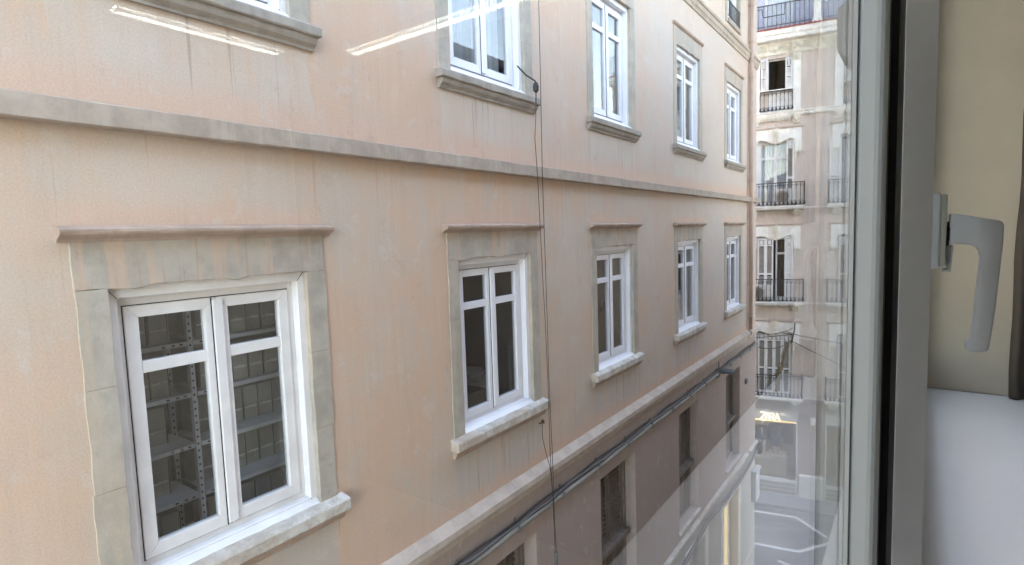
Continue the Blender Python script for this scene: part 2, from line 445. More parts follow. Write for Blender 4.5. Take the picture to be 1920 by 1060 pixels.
band([(-.02, -6.03), (.05, -6.03), (.07, -6.01), (.07, -5.965), (.04, -5.94), (-.02, -5.93)], 'ledge', M['marble'], .004, .15)
molding(MB(), [(-.02, -9.0), (.03, -9.0), (.03, -8.94), (-.02, -8.9)], 14.5, Y1, .3, .002).map(FAC).build('plinth_band', M['marble'], PB)

def stone_frame(win, a, c, zb, zt, cap):
    L = stone(MB(), a-SO, c+SO, zt, zt+(.26 if cap == 'hood' else .29), -.26, .012, .005, .09, 'lrb')
    # a chipped lower edge
    L.map(lambda x, b, z: FAC(x, b, z+(.005+random.choice((0, 0, 0, .002, -.002))-(.014 if .50 < (x-a)/(c-a) < .60 or (x-a)/(c-a) < .12 else 0) if z < zt+.03 and a < x < c else 0)))
    L.build('lintel_stone', M['lintel'], win, .005)
    zs = [zb-.02, zb+.46+random.uniform(-.1, .1), zb+1.05+random.uniform(-.15, .15), zt]
    for s in (0, 1):
        for k in range(3):
            j0 = zs[k]+.0008+(.0 if s else .05*(k > 0)); j1 = zs[k+1]-.0008+(.0 if s else .05*(k < 2))
            p0, p1 = ((a-SO, a), (c, c+SO))[s]
            stone(MB(), p0+random.uniform(-.008, .004)*(1-s), p1+random.uniform(-.004, .008)*s, j0, j1, -.26, .0105+random.uniform(0, .002), .005, .1, 'lr').map(FAC).build('jamb_stone', M['stone'], win, .0016)
def window(a, c, zb, zt, kind, curtain=None, glassm='wglass', pm='upvc', handle=False):
    mid = (a+c)/2
    mb = ring(MB(), a-.025, c+.025, zb-.02, zt+.03, .075, -.15, -.035, .09, .07)
    mb.map(FAC)
    win = mb.build('window', M[pm], PB, .004)
    ORG[win.name] = ORG[PB.name]
    ring(MB(), a+.05, c-.05, zb+.05, zt-.06, .045, -.17, -.105, .055, .045).map(FAC).build('fixed_frame', M[pm], win, .003)
    ring(MB(), a+.089, c-.089, zb+.089, zt-.109, .006, -.107, -.1035).map(FAC).build('joint_seal', M['gasket'], win)
    for (x0, z0), (x1, z1), g in (((a, zb), (a+.05, zb+.05), 1), ((c, zb), (c-.05, zb+.05), -1), ((c, zt), (c-.05, zt-.06), 1), ((a, zt), (a+.05, zt-.06), -1)):
        MB().loft([[(x0-.0012, b_, z0+.0012*g), (x0+.0012, b_, z0-.0012*g), (x1+.0012, b_, z1-.0012*g), (x1-.0012, b_, z1+.0012*g)] for b_ in (-.036, -.0344)]).map(FAC).build('mitre_joint', M['gasket'], win)
    # sloping drip rail
    MB().loft([[(x, -.05, zb+.055), (x, .012, zb+.004), (x, .012, zb-.035), (x, -.05, zb-.035)] for x in (a+.003, c-.003)]).map(FAC).build('drip_rail', M[pm], win, .003)
    g0, g1 = zb+.095, zt-.115
    ztr = g1-.36
    for s, (p, q) in enumerate(((a+.095, mid+.002), (mid+.006, c-.095))):
        sash = ring(MB(), p, q, g0, g1, .072, -.145, -.09, .068, .08)
        sash.box(p+.072, q-.072, -.143, -.093, ztr-.035, ztr+.035)
        sash.map(FAC)
        so = sash.build('sash', M[pm], win, .004)
        for z0, z1 in ((g0+.076, ztr-.033), (ztr+.033, g1-.064)):
            MB().box(p+.068, q-.068, -.122, -.116, z0, z1).map(FAC).build('pane', M[glassm], win)
    MB().box(mid-.022, mid+.042, -.091, -.072, g0+.012, g1-.012).map(FAC).build('cover_strip', M[pm], win, .005)
    dk = MB().box(mid-.028, mid-.0225, -.0915, -.086, g0, g1).map(FAC).build('joint_seal', M['gasket'], win)
    if handle:
        h = MB().tube([(mid-.04, -.15, g0+.78), (mid-.04, -.19, g0+.78), (mid-.09, -.195, g0+.775), (mid-.10, -.195, g0+.66)], .011, 6).map(FAC)
        h.build('handle', M['hole'], win, smooth=True)
    if kind == 'hood':
        stone_frame(win, a, c, zb, zt, 'hood')
        pr = [(-.02, .032), (.02, .032), (.026, .046), (.055, .056), (.08, .07), (.086, .082), (.086, .098), (.04, .112), (-.02, .118)]
        molding(MB(), pr, a-SO-.055, c+SO+.055, .12, .0018).map(FAC).build('hood_mould', M['hood'], win, .003)
        molding(MB(), [(-.2, -2.02), (.094, -2.02), (.10, -2.012), (.10, -1.94), (.09, -1.927), (-.03, -1.905), (-.2, -1.905)], a-SO-.05, c+SO+.045, .09, .0016).map(FAC).build('sill', M['marble'], win, .004)
        molding(MB(), [(-.02, -2.10), (.03, -2.10), (.04, -2.075), (.055, -2.06), (.055, -2.03), (-.02, -2.03)], a-SO-.03, c+SO+.03, .2, .002).map(FAC).build('sill_mould', M['hood'], win)
    elif kind == 'cap':
        stone_frame(win, a, c, zb, zt, 'cap')
        molding(MB(), [(-.02, 3.54), (.02, 3.54), (.045, 3.56), (.05, 3.585), (-.02, 3.60)], a-SO-.02, c+SO+.02, .2, .002).map(FAC).build('hood_mould', M['hood'], win)
        molding(MB(), [(-.2, 1.415), (.085, 1.415), (.09, 1.425), (.09, 1.478), (.08, 1.488), (-.03, 1.50), (-.2, 1.50)], a-SO-.05, c+SO+.045, .08, .003).map(FAC).build('sill', M['sillup'], win, .005)
        molding(MB(), [(-.02, 1.33), (.022, 1.33), (.026, 1.345), (.032, 1.352), (.055, 1.372), (.066, 1.395), (.066, 1.415), (-.02, 1.415)], a-SO-.02, c+SO+.02, .2, .0015).map(FAC).build('sill_mould', M['sillup'], win)
    if curtain:
        for c0, c1 in curtain:
            n = 60; pts = []
            for k in range(n+1):
                t = k/n; x = a+(c-a)*(c0+(c1-c0)*t)
                pts.append((x, -.30+.022*math.sin(t*(c1-c0)*70)+.008*math.sin(t*(c1-c0)*163+1)))
            mb = MB()
            mb.loft([[(x, y, z) for x, y in pts]+[(x, y-.006, z) for x, y in reversed(pts)] for z in (zb-.05, zt+.05)]).map(FAC).build('curtain', M['curtain'], win, smooth=False)
    return win
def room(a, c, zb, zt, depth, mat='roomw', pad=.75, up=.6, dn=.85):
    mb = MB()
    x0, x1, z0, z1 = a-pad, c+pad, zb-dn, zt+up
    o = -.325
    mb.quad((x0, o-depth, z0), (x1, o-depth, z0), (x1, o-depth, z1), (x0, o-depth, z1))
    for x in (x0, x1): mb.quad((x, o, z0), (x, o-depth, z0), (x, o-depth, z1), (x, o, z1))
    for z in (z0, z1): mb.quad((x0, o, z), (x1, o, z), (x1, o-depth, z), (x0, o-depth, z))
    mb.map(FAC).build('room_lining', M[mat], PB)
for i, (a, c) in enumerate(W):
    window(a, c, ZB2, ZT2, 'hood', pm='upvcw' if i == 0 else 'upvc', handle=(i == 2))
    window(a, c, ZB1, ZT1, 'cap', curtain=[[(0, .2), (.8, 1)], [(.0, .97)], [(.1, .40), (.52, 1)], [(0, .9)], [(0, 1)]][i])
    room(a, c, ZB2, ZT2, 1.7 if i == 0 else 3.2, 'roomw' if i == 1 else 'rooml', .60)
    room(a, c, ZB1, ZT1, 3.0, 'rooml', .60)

# top window with a low iron guard
a, c, z0, z1 = TOPW
tw = ring(MB(), a, c, z0, z1, .05, -.16, -.06).map(FAC).build('window', M['upvc'], PB, .004); ORG[tw.name] = ORG[PB.name]
for p, q in ((a+.05, (a+c)/2), ((a+c)/2+.004, c-.05)):
    ring(MB(), p, q, z0+.05, z1-.05, .07, -.15, -.10).map(FAC).build('sash', M['upvc'], tw, .003)
    MB().box(p+.065, q-.065, -.126, -.12, z0+.115, z1-.115).map(FAC).build('pane', M['wglass'], tw)
for p, q in ((a-.14, a), (c, c+.14)):
    stone(MB(), p, q, z0-.1, z1, -.2, .02, .003).map(FAC).build('jamb_stone', M['stone'], tw, .005)
stone(MB(), a-.14, c+.14, z1, z1+.25, -.2, .02, .003).map(FAC).build('lintel_stone', M['stone'], tw, .005)
stone(MB(), a, c, z0-.1, z0-.005, -.2, .04, .003).map(FAC).build('sill', M['sillup'], tw, .005)
mb = MB()
for z in (z0+.04, z0+.36): mb.tube([(a-.02, .03, z), (c+.02, .03, z)], .012, 6)
for k in range(11): mb.tube([(a+.04+k*(c-a-.08)/10, .03, z0+.04), (a+.04+k*(c-a-.08)/10, .03, z0+.36)], .008, 5)
mb.map(FAC).build('window_guard', M['iron'], tw)
room(a, c, z0, z1, 2.5, 'rooml', .5, .4, .4)

# shuttered lower windows
slat_me = None
for i, (a, c) in enumerate(LOW):
    mid = (a+c)/2; zr = -4.72
    mb = ring(MB(), a+.002, c-.002, ZBL+.002, ZTL-.002, .05, -.26, -.16)
    mb.box(a+.05, c-.05, -.20, -.06, zr-.045, zr+.03)
    sw = mb.map(FAC).build('shuttered_window', M['shutter'], PB, .005); ORG[sw.name] = ORG[PB.name]
    for s, (p, q) in enumerate(((a+.052, mid-.003), (mid+.003, c-.052))):
        lf = ring(MB(), p, q, zr+.033, ZTL-.055, .075, -.235, -.19); lf.map(FAC).build('shutter_leaf', M['shutter'], sw, .004)
        n = 14; step = (ZTL-.055-.075-zr-.033-.075)/n
        for k in range(n):
            zc = zr+.033+.075+step*(k+.5)
            if slat_me is None or k == 0:
                o = MB().loft([[(x, -.236, zc+.012), (x, -.194, zc-.008), (x, -.194, zc-.016), (x, -.236, zc+.004)] for x in (p+.07, q-.07)]).map(FAC).build('slat', M['shutter'], sw)
                slat_me = o; zbase = zc
            else: inst(slat_me, sw, (0, 0, zc-zbase))
        for k in range(5):
            x0 = p+(q-p)*k/5; x1 = p+(q-p)*(k+1)/5-.006
            MB().box(x0, x1, -.235, -.20+.006*(k % 2), ZBL+.055, zr-.05).map(FAC).build('shutter_board', M['shutter'], sw, .003)
    molding(MB(), [(-.02, ZBL-.055), (.05, ZBL-.055), (.055, ZBL-.01), (-.16, ZBL+.001), (-.16, ZBL-.055)], a-.04, c+.04, .3, .003).map(FAC).build('sill', M['marble'], sw)
    # shallow plaster border
    mb = MB()
    mb.box(c+.002, c+.10, -.02, .012, ZBL, ZTL); 
    mb.map(FAC).build('plaster_border', M['wall'], sw)
# street doors
for i, (a, c, z0, z1) in enumerate(DOORS):
    m = M['upvc'] if i == 1 else M['grout']
    d = ring(MB(), a+.002, c-.002, z0, z1-.002, .08, -.28, -.2, .08, .02).map(FAC).build('street_door', m, PB, .005); ORG[d.name] = ORG[PB.name]
    if i == 1:
        MB().box(a+.08, c-.08, -.25, -.24, z0+.02, z1-.08).map(FAC).build('lit_pane', emissive('warm_lit_glass', (1, .90, .60), .075), d)
    else:
        MB().box(a+.08, c-.08, -.26, -.23, z0+.02, z1-.08).map(FAC).build('door_leaf', M['grout'], d, .004)
    ring(MB(), a-.16, c+.16, z0-.2, z1+.14, .16, -.01, .03, .14, .1).map(FAC).build('door_surround', M['white'], d, .006)

# drainpipe with brackets
dp = MB().tube([(15.2, .075, 7.3), (15.2, .075, .9), (15.2, .085, .7), (15.2, .075, .5), (15.2, .075, -2.66)], .052, 12).map(FAC).build('drainpipe', M['pipe'], PB, smooth=True)
ORG[dp.name] = ORG[PB.name]
for k in range(12):
    z = -2.3+k*.86
    mb = MB().tube([(15.2, .075, z-.02), (15.2, .075, z+.02)], .062, 12); mb.box(15.19, 15.21, -.01, .02, z-.01, z+.01)
    mb.map(FAC).build('pipe_bracket', M['pipe'], dp)

# ------------------------------------------------------------------ things on the pink wall
def cable(name, pts, r, label, cat='cable', m='cable', group=None, n=6):
    o = MB().tube([FAC(*p) for p in pts], r, n).build(name, M[m], None, smooth=True)
    return tag(o, label, cat, group)
cable('cable', [(5.40, .03, 7.3), (5.36, .09, 4.0), (5.348, .105, 2.534), (5.342, .105, 1.798), (5.326, .105, 0.638), (5.332, .105, 0.105), (5.344, .105, -0.987), (5.345, .105, -1.646), (5.378, .105, -2.636), (5.381, .105, -3.289), (5.420, .105, -3.973), (5.42, .05, -5.0), (5.45, .03, -5.8)], .0037, 'straight black cable running the full height of the pink wall, right of the second window')
cable('cable', [(5.235, .11, 1.44), (5.22, .108, 1.25), (5.195, .105, 1.032), (5.228, .105, 0.632), (5.251, .105, 0.046), (5.299, .105, -0.981), (5.322, .105, -1.641), (5.331, .105, -2.619), (5.364, .105, -3.151), (5.384, .105, -3.954)], .0036, 'thin black cable slanting down from the black junction weight below the upper sill')
cable('cable', [(5.30, .03, -2.19), (5.174, .105, -2.313), (5.243, .105, -2.525), (5.325, .105, -2.746), (5.358, .105, -3.018), (5.369, .105, -3.284)], .0034, 'short black cable looping from the rusty wall hook below the second lower window')
hk = MB().tube([FAC(*p) for p in [(5.27, -.01, -2.2), (5.28, .04, -2.19), (5.30, .05, -2.18), (5.315, .04, -2.2), (5.315, -.01, -2.205)]], .009, 6)
hk.box(FX-.005, FX+.02, 5.325, 5.35, -2.215, -2.175)
tag(hk.build('wall_hook', simple('rusty_iron', (.16, .09, .06), .8, .3, 20), None), 'small rusty hook in the pink wall under the second lower window sill', 'hook')
wb = thing('cable_weight', FAC(5.25, .02, 1.60), 'black diamond shaped cable weight by the right end of an upper sill', 'cable weight')
MB().lathe((FX+.11, 5.235, 1.59), [(.006, -.07), (.03, -.045), (.034, .0), (.026, .035), (.006, .055)], 8).build('weight', M['cable'], wb)
MB().tube([FAC(5.02, .02, 1.78), FAC(5.12, .06, 1.70), FAC(5.235, .11, 1.645)], .008, 6).build('stay', M['cable'], wb)
MB().tube([FAC(5.235, .11, 1.52), FAC(5.23, .11, 1.42)], .006, 6).build('tail', M['cable'], wb)
ns = MB()
ns.tube([FAC(5.395, .105, -3.80), FAC(5.40, .105, -3.92), FAC(5.39, .105, -3.98)], .022, 8)
ns.tube([FAC(5.39, .105, -3.98), FAC(5.36, .11, -4.02), FAC(5.35, .105, -3.95)], .01, 6)
tag(ns.build('cable_splice', M['greycable'], None, smooth=True), 'grey taped splice hanging on the black cables beside the shuttered windows', 'cable splice')

cd = thing('conduit', FAC(8, .06, -3.17), 'long grey cable conduit clipped along the pink wall below the cornice', 'conduit')
pts = []
for k in range(60):
    a = Y0+(16.0-Y0)*k/59; pts.append(FAC(a, .055, -3.20+.006*math.sin(a*1.7)))
MB().tube(pts, .034, 10).build('pipe', M['conduit'], cd, smooth=True)
pts = []
for k in range(140):
    a = Y0+(16.0-Y0)*k/139; pts.append(FAC(a, .06+.008*math.sin(a*5), -3.142+.012*math.sin(a*2.3)+.006*math.sin(a*9)))
MB().tube(pts, .017, 6).build('strapped_cable', M['greycable'], cd, smooth=True)
pts = [FAC(Y0+(16.0-Y0)*k/99, .035, -3.115+.012*math.sin(k*.9)) for k in range(100)]
MB().tube(pts, .010, 6).build('strapped_cable', M['cable'], cd, smooth=True)
cl0 = None
for k in range(18):
    a = -1+k*.95
    if cl0 is None:
        mb = MB().tube([(a-.006, .055, -3.19), (a+.006, .055, -3.19)], .050, 10); mb.box(a-.008, a+.008, .02, .035, -3.12, -3.075)
        cl0 = mb.map(FAC).build('clip', M['greycable'], cd)
    else: inst(cl0, cd, (0, k*.95, 0))
pts = []
for k in range(30):
    t = k/29; a = 15.95-(15.95-11.37)*t; pts.append(FAC(a, .10, -6.12-.16*math.sin(math.pi*t)))
for k in range(30):
    t = (k+1)/30; a = 11.37-4.6*t; pts.append(FAC(a, .11, -6.12-.22*math.sin(math.pi*t)))
tag(MB().tube(pts, .04, 8).build('cable', M['greycable'], None, smooth=True), 'thick grey cable bundle sagging along the white ledge above the street doors', 'cable')
jb = thing('corner_junction', FAC(16.0, .1, -6.05), 'cluster of looped black cable at the street corner end of the white ledge', 'cable junction')
for k in range(3):
    pts = [FAC(15.97+.1*math.cos(t*.7+k), .13+.03*k, -6.08+.16*math.sin(t*.7+k*.8)) for t in range(8)]
    MB().tube(pts, .018, 6).build('loop', M['cable'], jb, smooth=True)
# corner box on the wall end
mb = MB().box(FX+.0, FX+.12, 15.7, 16.16, -7.55, -6.72); mb.box(FX, FX+.15, 15.66, 16.2, -6.72, -6.66)
tag(mb.build('meter_box', M['grout'], None, .012), 'pale meter box on the lower corner of the pink building', 'meter box')
mb = MB().box(FX+.0, FX+.05, 14.92, 15.05, -4.05, -3.93)
tag(mb.build('wall_plate', M['greycable'], None, .005), 'small grey square plate on the plaster right of the last shuttered window', 'wall plate')

# street lamp on an arm
sl = thing('street_lamp', FAC(12.4, .0, -3.2), 'grey flat headed street lamp reaching out from the pink wall over the alley', 'street lamp')
MB().tube([FAC(12.40, .0, -3.2), FAC(12.41, .05, -3.18), FAC(12.42, .10, -3.165)], .035, 8).build('arm', M['lampgrey'], sl, smooth=True)
def headring(t, w_, h, dz=0): return [(FX+.05+.31*t, 12.42+.10*t+q*w_, -3.165+z*h+dz) for q, z in ((-1, 0), (-.8, .55), (0, 1), (.8, .55), (1, 0), (.7, -.35), (-.7, -.35))]
MB().loft([headring(t, w_, h) for t, w_, h in ((0, .04, .05), (.1, .07, .075), (.3, .10, .08), (.55, .12, .075), (.85, .14, .065), (.97, .12, .05), (1.0, .07, .03))]).build('lamp_head', M['lampgrey'], sl, .004)
MB().loft([headring(t, .09, .012, -.03) for t in (.45, .93)]).build('lens', M['upvc'], sl)
MB().tube([FAC(12.41, .05, -3.13), FAC(12.41, .05, -2.94)], .012, 6).build('spike', M['lampgrey'], sl)
MB().box(FX-.01, FX+.05, 12.32, 12.48, -3.29, -3.11).build('wall_bracket', M['lampgrey'], sl, .006)

# ------------------------------------------------------------------ archive shelving behind the first window
SX = -4.05
zsh = [-2.10, -1.74, -1.38, -1.02, -.66, -.30]
sh_ = thing('metal_shelving', (SX, 1.76, -2.8), 'grey slotted steel shelving full of archive boxes behind the first big window', 'shelving')
for y in (.74, 1.757, 2.745):
    for x in (SX, SX-.36):
        u = MB()
        u.box(x-.003, x, y, y+.035, -2.8, .3); u.box(x-.035, x, y, y+.003, -2.8, .3)
        uo = u.build('upright', M['steel'], sh_)
        if True:
            h0 = MB()
            for k in range(52): h0.box(x-.001, x+.0012, y+.012, y+.022, -2.35+k*.05, -2.35+k*.05+.016)
            h0.build('slot', M['hole'], uo)
for a, c in ((.775, 1.752), (1.795, 2.742)):
    for z in zsh:
        s_ = MB().box(SX-.37, SX+.006, a, c, z-.004, z); s_.box(SX+.002, SX+.006, a, c, z-.032, z)
        so = s_.build('shelf', M['steel'], sh_)
        b_ = MB()
        for y in (a+.04, a+.09, c-.05, c-.10, c-.16): b_.box(SX+.006, SX+.0075, y, y+.02, z-.022, z-.012)
        b_.build('slot', M['hole'], so)
# boxes: one mesh each kind, every box an object of its own
places = ['leftmost', 'second from the left', 'third from the left', 'fourth from the left', 'fifth from the left', 'sixth from the left', 'seventh from the left', 'eighth from the left']
rows = {-2.10: 'lowest', -1.74: 'second lowest', -1.38: 'middle', -1.02: 'fourth', -.66: 'fifth', -.30: 'top'}
pb0 = None
for bi, (a, c) in enumerate(((.80, 1.735), (1.84, 2.72))):
    for z in zsh[:-1]:
        if z == -2.10 and False: continue
        y = a; k = 0; deep = .0 if z > -1.1 else .13
        if z == -2.10: deep = .03
        while y+.115 < c and k < 8:
            th = .112
            x0 = SX-.04-deep; h = random.choice((.255, .262, .268, .25))
            if pb0 is None:
                bo = thing('archive_box', (x0, y, z+.001), '', 'archive box', 'archive boxes on the steel shelving')
                MB().box(x0-.23, x0, y, y+th-.004, z+.001, z+.262).build('box_body', M['board'], bo, .002)
                t = MB(); t.box(x0, x0+.0015, y+.004, y+th-.008, z+.09, z+.099)
                t.build('tie', M['ribbon'], bo)
                t = MB().loft([[(x0+.001, y+.03, z+.095+d), (x0+.012, y+.045, z+.105+d), (x0+.003, y+.055, z+.094+d), (x0+.014, y+.075, z+.085+d), (x0+.004, y+.09, z+.10+d)] for d in (0, .008)], False)
                t.build('bow', M['ribbon'], bo)
                t = MB().box(x0-.2, x0+.001, y+th-.0045, y+th+.0025, z+.001, z+.25); t.build('spine', M['spine'], bo)
                pb0 = bo; kids = list(bo.children)
            else:
                bo = pb0.copy(); COL.objects.link(bo); bo.location = (x0+random.uniform(-.015, .012), y, z+.001)
                for ch in kids:
                    q = ch.copy(); COL.objects.link(q); q.parent = bo
            bo.rotation_euler = (random.uniform(-.012, .012), 0, random.uniform(-.05, .05))
            bo['label'] = 'archive box %s in the %s row of the %s shelf bay' % (places[k], rows[z], ('left', 'right')[bi])
            y += th+random.uniform(.006, .014); k += 1

# ------------------------------------------------------------------ office behind the second window
def fpt(y, b, z): return FAC(y, b, z)
ds = thing('office_desk', fpt(4.9, -.7, -2.75), 'brown wooden desk behind the second lower window', 'desk')
MB().box(FX-1.0, FX-.40, 4.1, 5.74, -2.06, -2.02).build('desk_top', M['spine'], ds, .004)
for y in (4.14, 5.66):
    MB().box(FX-.98, FX-.42, y, y+.06, -2.75, -2.06).build('side_panel', M['spine'], ds)
cb = thing('cardboard_box', fpt(4.6, -.8, -2.02), 'open brown cardboard box on the desk behind the second window', 'box')
mb = MB()
for q in ((FX-.76, FX-.44, 4.42, 4.43), (FX-.76, FX-.44, 4.86, 4.87), (FX-.76, FX-.75, 4.43, 4.86), (FX-.45, FX-.44, 4.43, 4.86)): mb.box(q[0], q[1], q[2], q[3], -2.02, -1.74)
mb.box(FX-.75, FX-.45, 4.43, 4.86, -2.02, -2.01)
mb.build('carton', simple('brown_carton', (.30, .23, .16), .9, .1), cb)
ps = thing('paper_stack', fpt(4.7, -1.2, -2.02), 'untidy stack of white papers at the back of the desk', 'papers')
for k in range(14):
    a = random.uniform(-.25, .25); cx, cy = FX-.85+random.uniform(-.03, .03), 5.08+random.uniform(-.05, .05); z = -2.02+k*.03
    p = [(cx+.15*sx*math.cos(a)-.11*sy*math.sin(a), cy+.15*sx*math.sin(a)+.11*sy*math.cos(a)) for sx, sy in ((-1, -1), (1, -1), (1, 1), (-1, 1))]
    MB().loft([[(x, y, z) for x, y in p], [(x, y, z+.024) for x, y in p]]).build('paper', M['ribbon'], ps)
cbt = thing('office_cabinet', fpt(5.6, -1.6, -2.75), 'pale tall office cabinet behind the right half of the second window', 'cabinet')
MB().box(FX-2.3, FX-1.7, 5.25, 5.76, -2.75, -.75).build('cabinet_body', M['rooml'], cbt, .006)
for y in (5.26, 5.51): MB().box(FX-1.70, FX-1.68, y, y+.24, -2.65, -.85).build('cabinet_door', M['rooml'], cbt, .004)
# seated person (one skinned figure), dimly seen
me = bpy.data.meshes.new('person')
P = {'pel': (0, 0, .5), 'sp': (0.02, 0, .72), 'ch': (.04, 0, .95), 'nk': (.05, 0, 1.08), 'hd': (.07, 0, 1.2), 'top': (.06, 0, 1.29),
     'sl': (.04, .18, 1.0), 'el': (.16, .25, .78), 'wl': (.38, .14, .76), 'sr': (.04, -.18, 1.0), 'er': (.16, -.25, .78), 'wr': (.38, -.12, .76),
     'kl': (.45, .11, .52), 'al': (.45, .11, .08), 'kr': (.45, -.11, .52), 'ar': (.45, -.11, .08), 'fl': (.6, .11, .04), 'fr': (.6, -.11, .04)}
Rd = {'pel': .15, 'sp': .14, 'ch': .15, 'nk': .05, 'hd': .088, 'top': .07, 'sl': .07, 'el': .05, 'wl': .035, 'sr': .07, 'er': .05, 'wr': .035, 'kl': .065, 'al': .045, 'kr': .065, 'ar': .045, 'fl': .035, 'fr': .035}
K = list(P); E = [('pel', 'sp'), ('sp', 'ch'), ('ch', 'nk'), ('nk', 'hd'), ('hd', 'top'), ('ch', 'sl'), ('sl', 'el'), ('el', 'wl'), ('ch', 'sr'), ('sr', 'er'), ('er', 'wr'), ('pel', 'kl'), ('kl', 'al'), ('pel', 'kr'), ('kr', 'ar'), ('al', 'fl'), ('ar', 'fr')]
me.from_pydata([P[k] for k in K], [(K.index(a), K.index(b)) for a, b in E], [])
po = bpy.data.objects.new('person', me); COL.objects.link(po)
md = po.modifiers.new('skin', 'SKIN'); po.modifiers.new('sub', 'SUBSURF').levels = 1
for k, n in enumerate(K): me.skin_vertices[0].data[k].radius = (Rd[n], Rd[n]*(1.15 if n in ('ch', 'sp', 'pel') else 1))
me.skin_vertices[0].data[0].use_root = True
bp = NB('pink_shirt'); bp.pos()
bp.bsdf(bp.mix(bp.sm(bp.z, -1.72, -1.70), bp.mix(bp.sm(bp.noise(25), .45, .55), (.62, .26, .27), (.72, .46, .44)), (.34, .20, .15)), .9)
me.materials.append(bp.m)
po.location = fpt(5.43, -1.3, -2.75); po.rotation_euler = (0, 0, -.3)
tag(po, 'person in a pink shirt sitting at the desk behind the second window', 'person')
# chair for the person
ch = thing('office_chair', fpt(5.43, -1.3, -2.75), 'dark office chair under the seated person behind the second window', 'chair')
MB().box(FX-1.52, FX-1.08, 5.22, 5.64, -2.36, -2.30).build('seat', M['cloth'], ch, .02)
MB().box(FX-1.56, FX-1.52, 5.24, 5.62, -2.2, -1.75).build('backrest', M['cloth'], ch, .015)
MB().tube([fpt(5.43, -1.3, -2.72), fpt(5.43, -1.3, -2.36)], .03).build('stem', M['iron'], ch)
mb = MB()
for k in range(5):
    t = k*2*math.pi/5; mb.tube([fpt(5.43, -1.3, -2.68), fpt(5.43+.28*math.sin(t), -1.3+.28*math.cos(t), -2.73)], .02, 6)
mb.build('base', M['iron'], ch)

# ------------------------------------------------------------------ building across the cross street
FO = Vector((-4.37622471, 23.0, GZ)); FR = math.atan2(.18584324, .98257941)
def L2W(s, o, z):
    c, q = math.cos(FR), math.sin(FR)
    return Vector((FO.x+s*c+o*q, FO.y+s*q-o*c, z))
def FB(s, o, z): return (s, -o, z-GZ)
fb = thing('ornate_building', FO, 'ornate pink and white stucco building with iron balconies closing the far end of the alley', 'building', rot=FR, local=True)
def part(mb, name, mat, parent=None, bevel=0, smooth=False):
    p = fb if parent is None else parent
    o = mb.map(FB).build(name, M[mat] if isinstance(mat, str) else mat, p, bevel, smooth); return o
BAY = [-2.65, .05, 2.75, 5.45]
S0, S1 = -22.0, 9.0  # left end carried far out of view to block the sun
FL = {3: .72, 2: -2.85, 1: -6.5}
fh = []
for c in BAY:
    fh.append((c-.30, c+.54, 4.20, 6.13))
    for f in FL: fh.append((c-.60, c+.60, FL[f], FL[f]+2.45))
SHOPS = [(-3.3, -1.8), (-.72, .89), (1.82, 3.5), (4.6, 6.2)]
for a, c in SHOPS: fh.append((a, c, GZ+.12, -7.14))
fh = [(a, c, z0, z1) for a, c, z0, z1 in fh]
part(holes_wall(fh, S0, S1, -6.6, 7.1, .3), 'wall', 'fwall')
gfm = holes_wall([h for h in fh if h[3] < -7], S0, S1, GZ, -6.6, .3)
part(gfm, 'shop_front_wall', 'grout')
mb = MB(); mb.box(S0, S0+.3, -9, -.3, GZ, 7); mb.box(S1-.3, S1, -9, -.3, GZ, 7); mb.box(S0, S1, -9.3, -9, GZ, 7)
part(mb, 'outer_wall', 'fwall')
part(MB().box(S0, S1, -9.2, -.02, 6.9, 7.05), 'roof', 'rooft')
def lmold(prof, a, c): return MB().loft([[(x, o, z) for o, z in prof] for x in (a, c)])
part(lmold([(-.1, 6.62), (.06, 6.62), (.10, 6.68), (.30, 6.70), (.34, 6.73), (.34, 6.86), (.38, 6.88), (.40, 7.06), (-.1, 7.07)], S0, S1), 'cornice', 'white')
part(lmold([(.02, 6.865), (.365, 6.865), (.365, 6.878), (.02, 6.878)], S0, S1), 'cornice_groove', 'fwall')
part(lmold([(-.02, 7.07), (.42, 7.05), (.40, 7.10), (-.02, 7.20)], S0, S1), 'tile_edge', 'redtile', None, .004)
# rounded tile rolls along the edge
mb = MB()
for k in range(190): mb.tube([(S0+.08+k*.16, .43, 7.075), (S0+.08+k*.16, .02, 7.21)], .045, 6)
o = part(mb, 'edge_tiles', 'redtile'); o['kind'] = 'stuff'
part(lmold([(-.02, 6.24), (.03, 6.24), (.05, 6.28), (.03, 6.32), (.03, 6.56), (.06, 6.62), (-.02, 6.62)], S0, S1), 'frieze', 'cream')
part(lmold([(-.02, 4.01), (.06, 4.01), (.10, 4.06), (.10, 4.12), (.14, 4.15), (.14, 4.19), (-.02, 4.20)], S0, S1), 'band_course', 'white')
# scroll relief of the frieze
for c in BAY:
    for a0, a1 in ((c-.5, c+.5), (c+.87, c+1.83)):
        mb = MB(); n = 30; L = a1-a0
        pts = [(a0+L*k/n, .045, 6.44+.055*math.sin(k/n*4*math.pi)) for k in range(n+1)]
        mb.tube(pts, .013, 5)
        for k in range(14):
            x = a0+L*(k+.5)/14; z = 6.44+.055*math.sin((k+.5)/14*4*math.pi)
            sg = 1 if k % 2 else -1
            mb.tube([(x, .045, z), (x+.02, .06, z+sg*.035), (x+.045, .055, z+sg*.06), (x+.03, .05, z+sg*.075)], [.012, .022, .016, .004], 5)
            mb.ball((x+.05, .05, z-sg*.03), .018, 6)
        if a0 == c-.5: mb.lathe((c, .05, 6.38), [(.01, 0), (.06, .02), (.075, .08), (.05, .14), (.01, .16)], 8)
        part(mb, 'frieze_relief', 'cream')
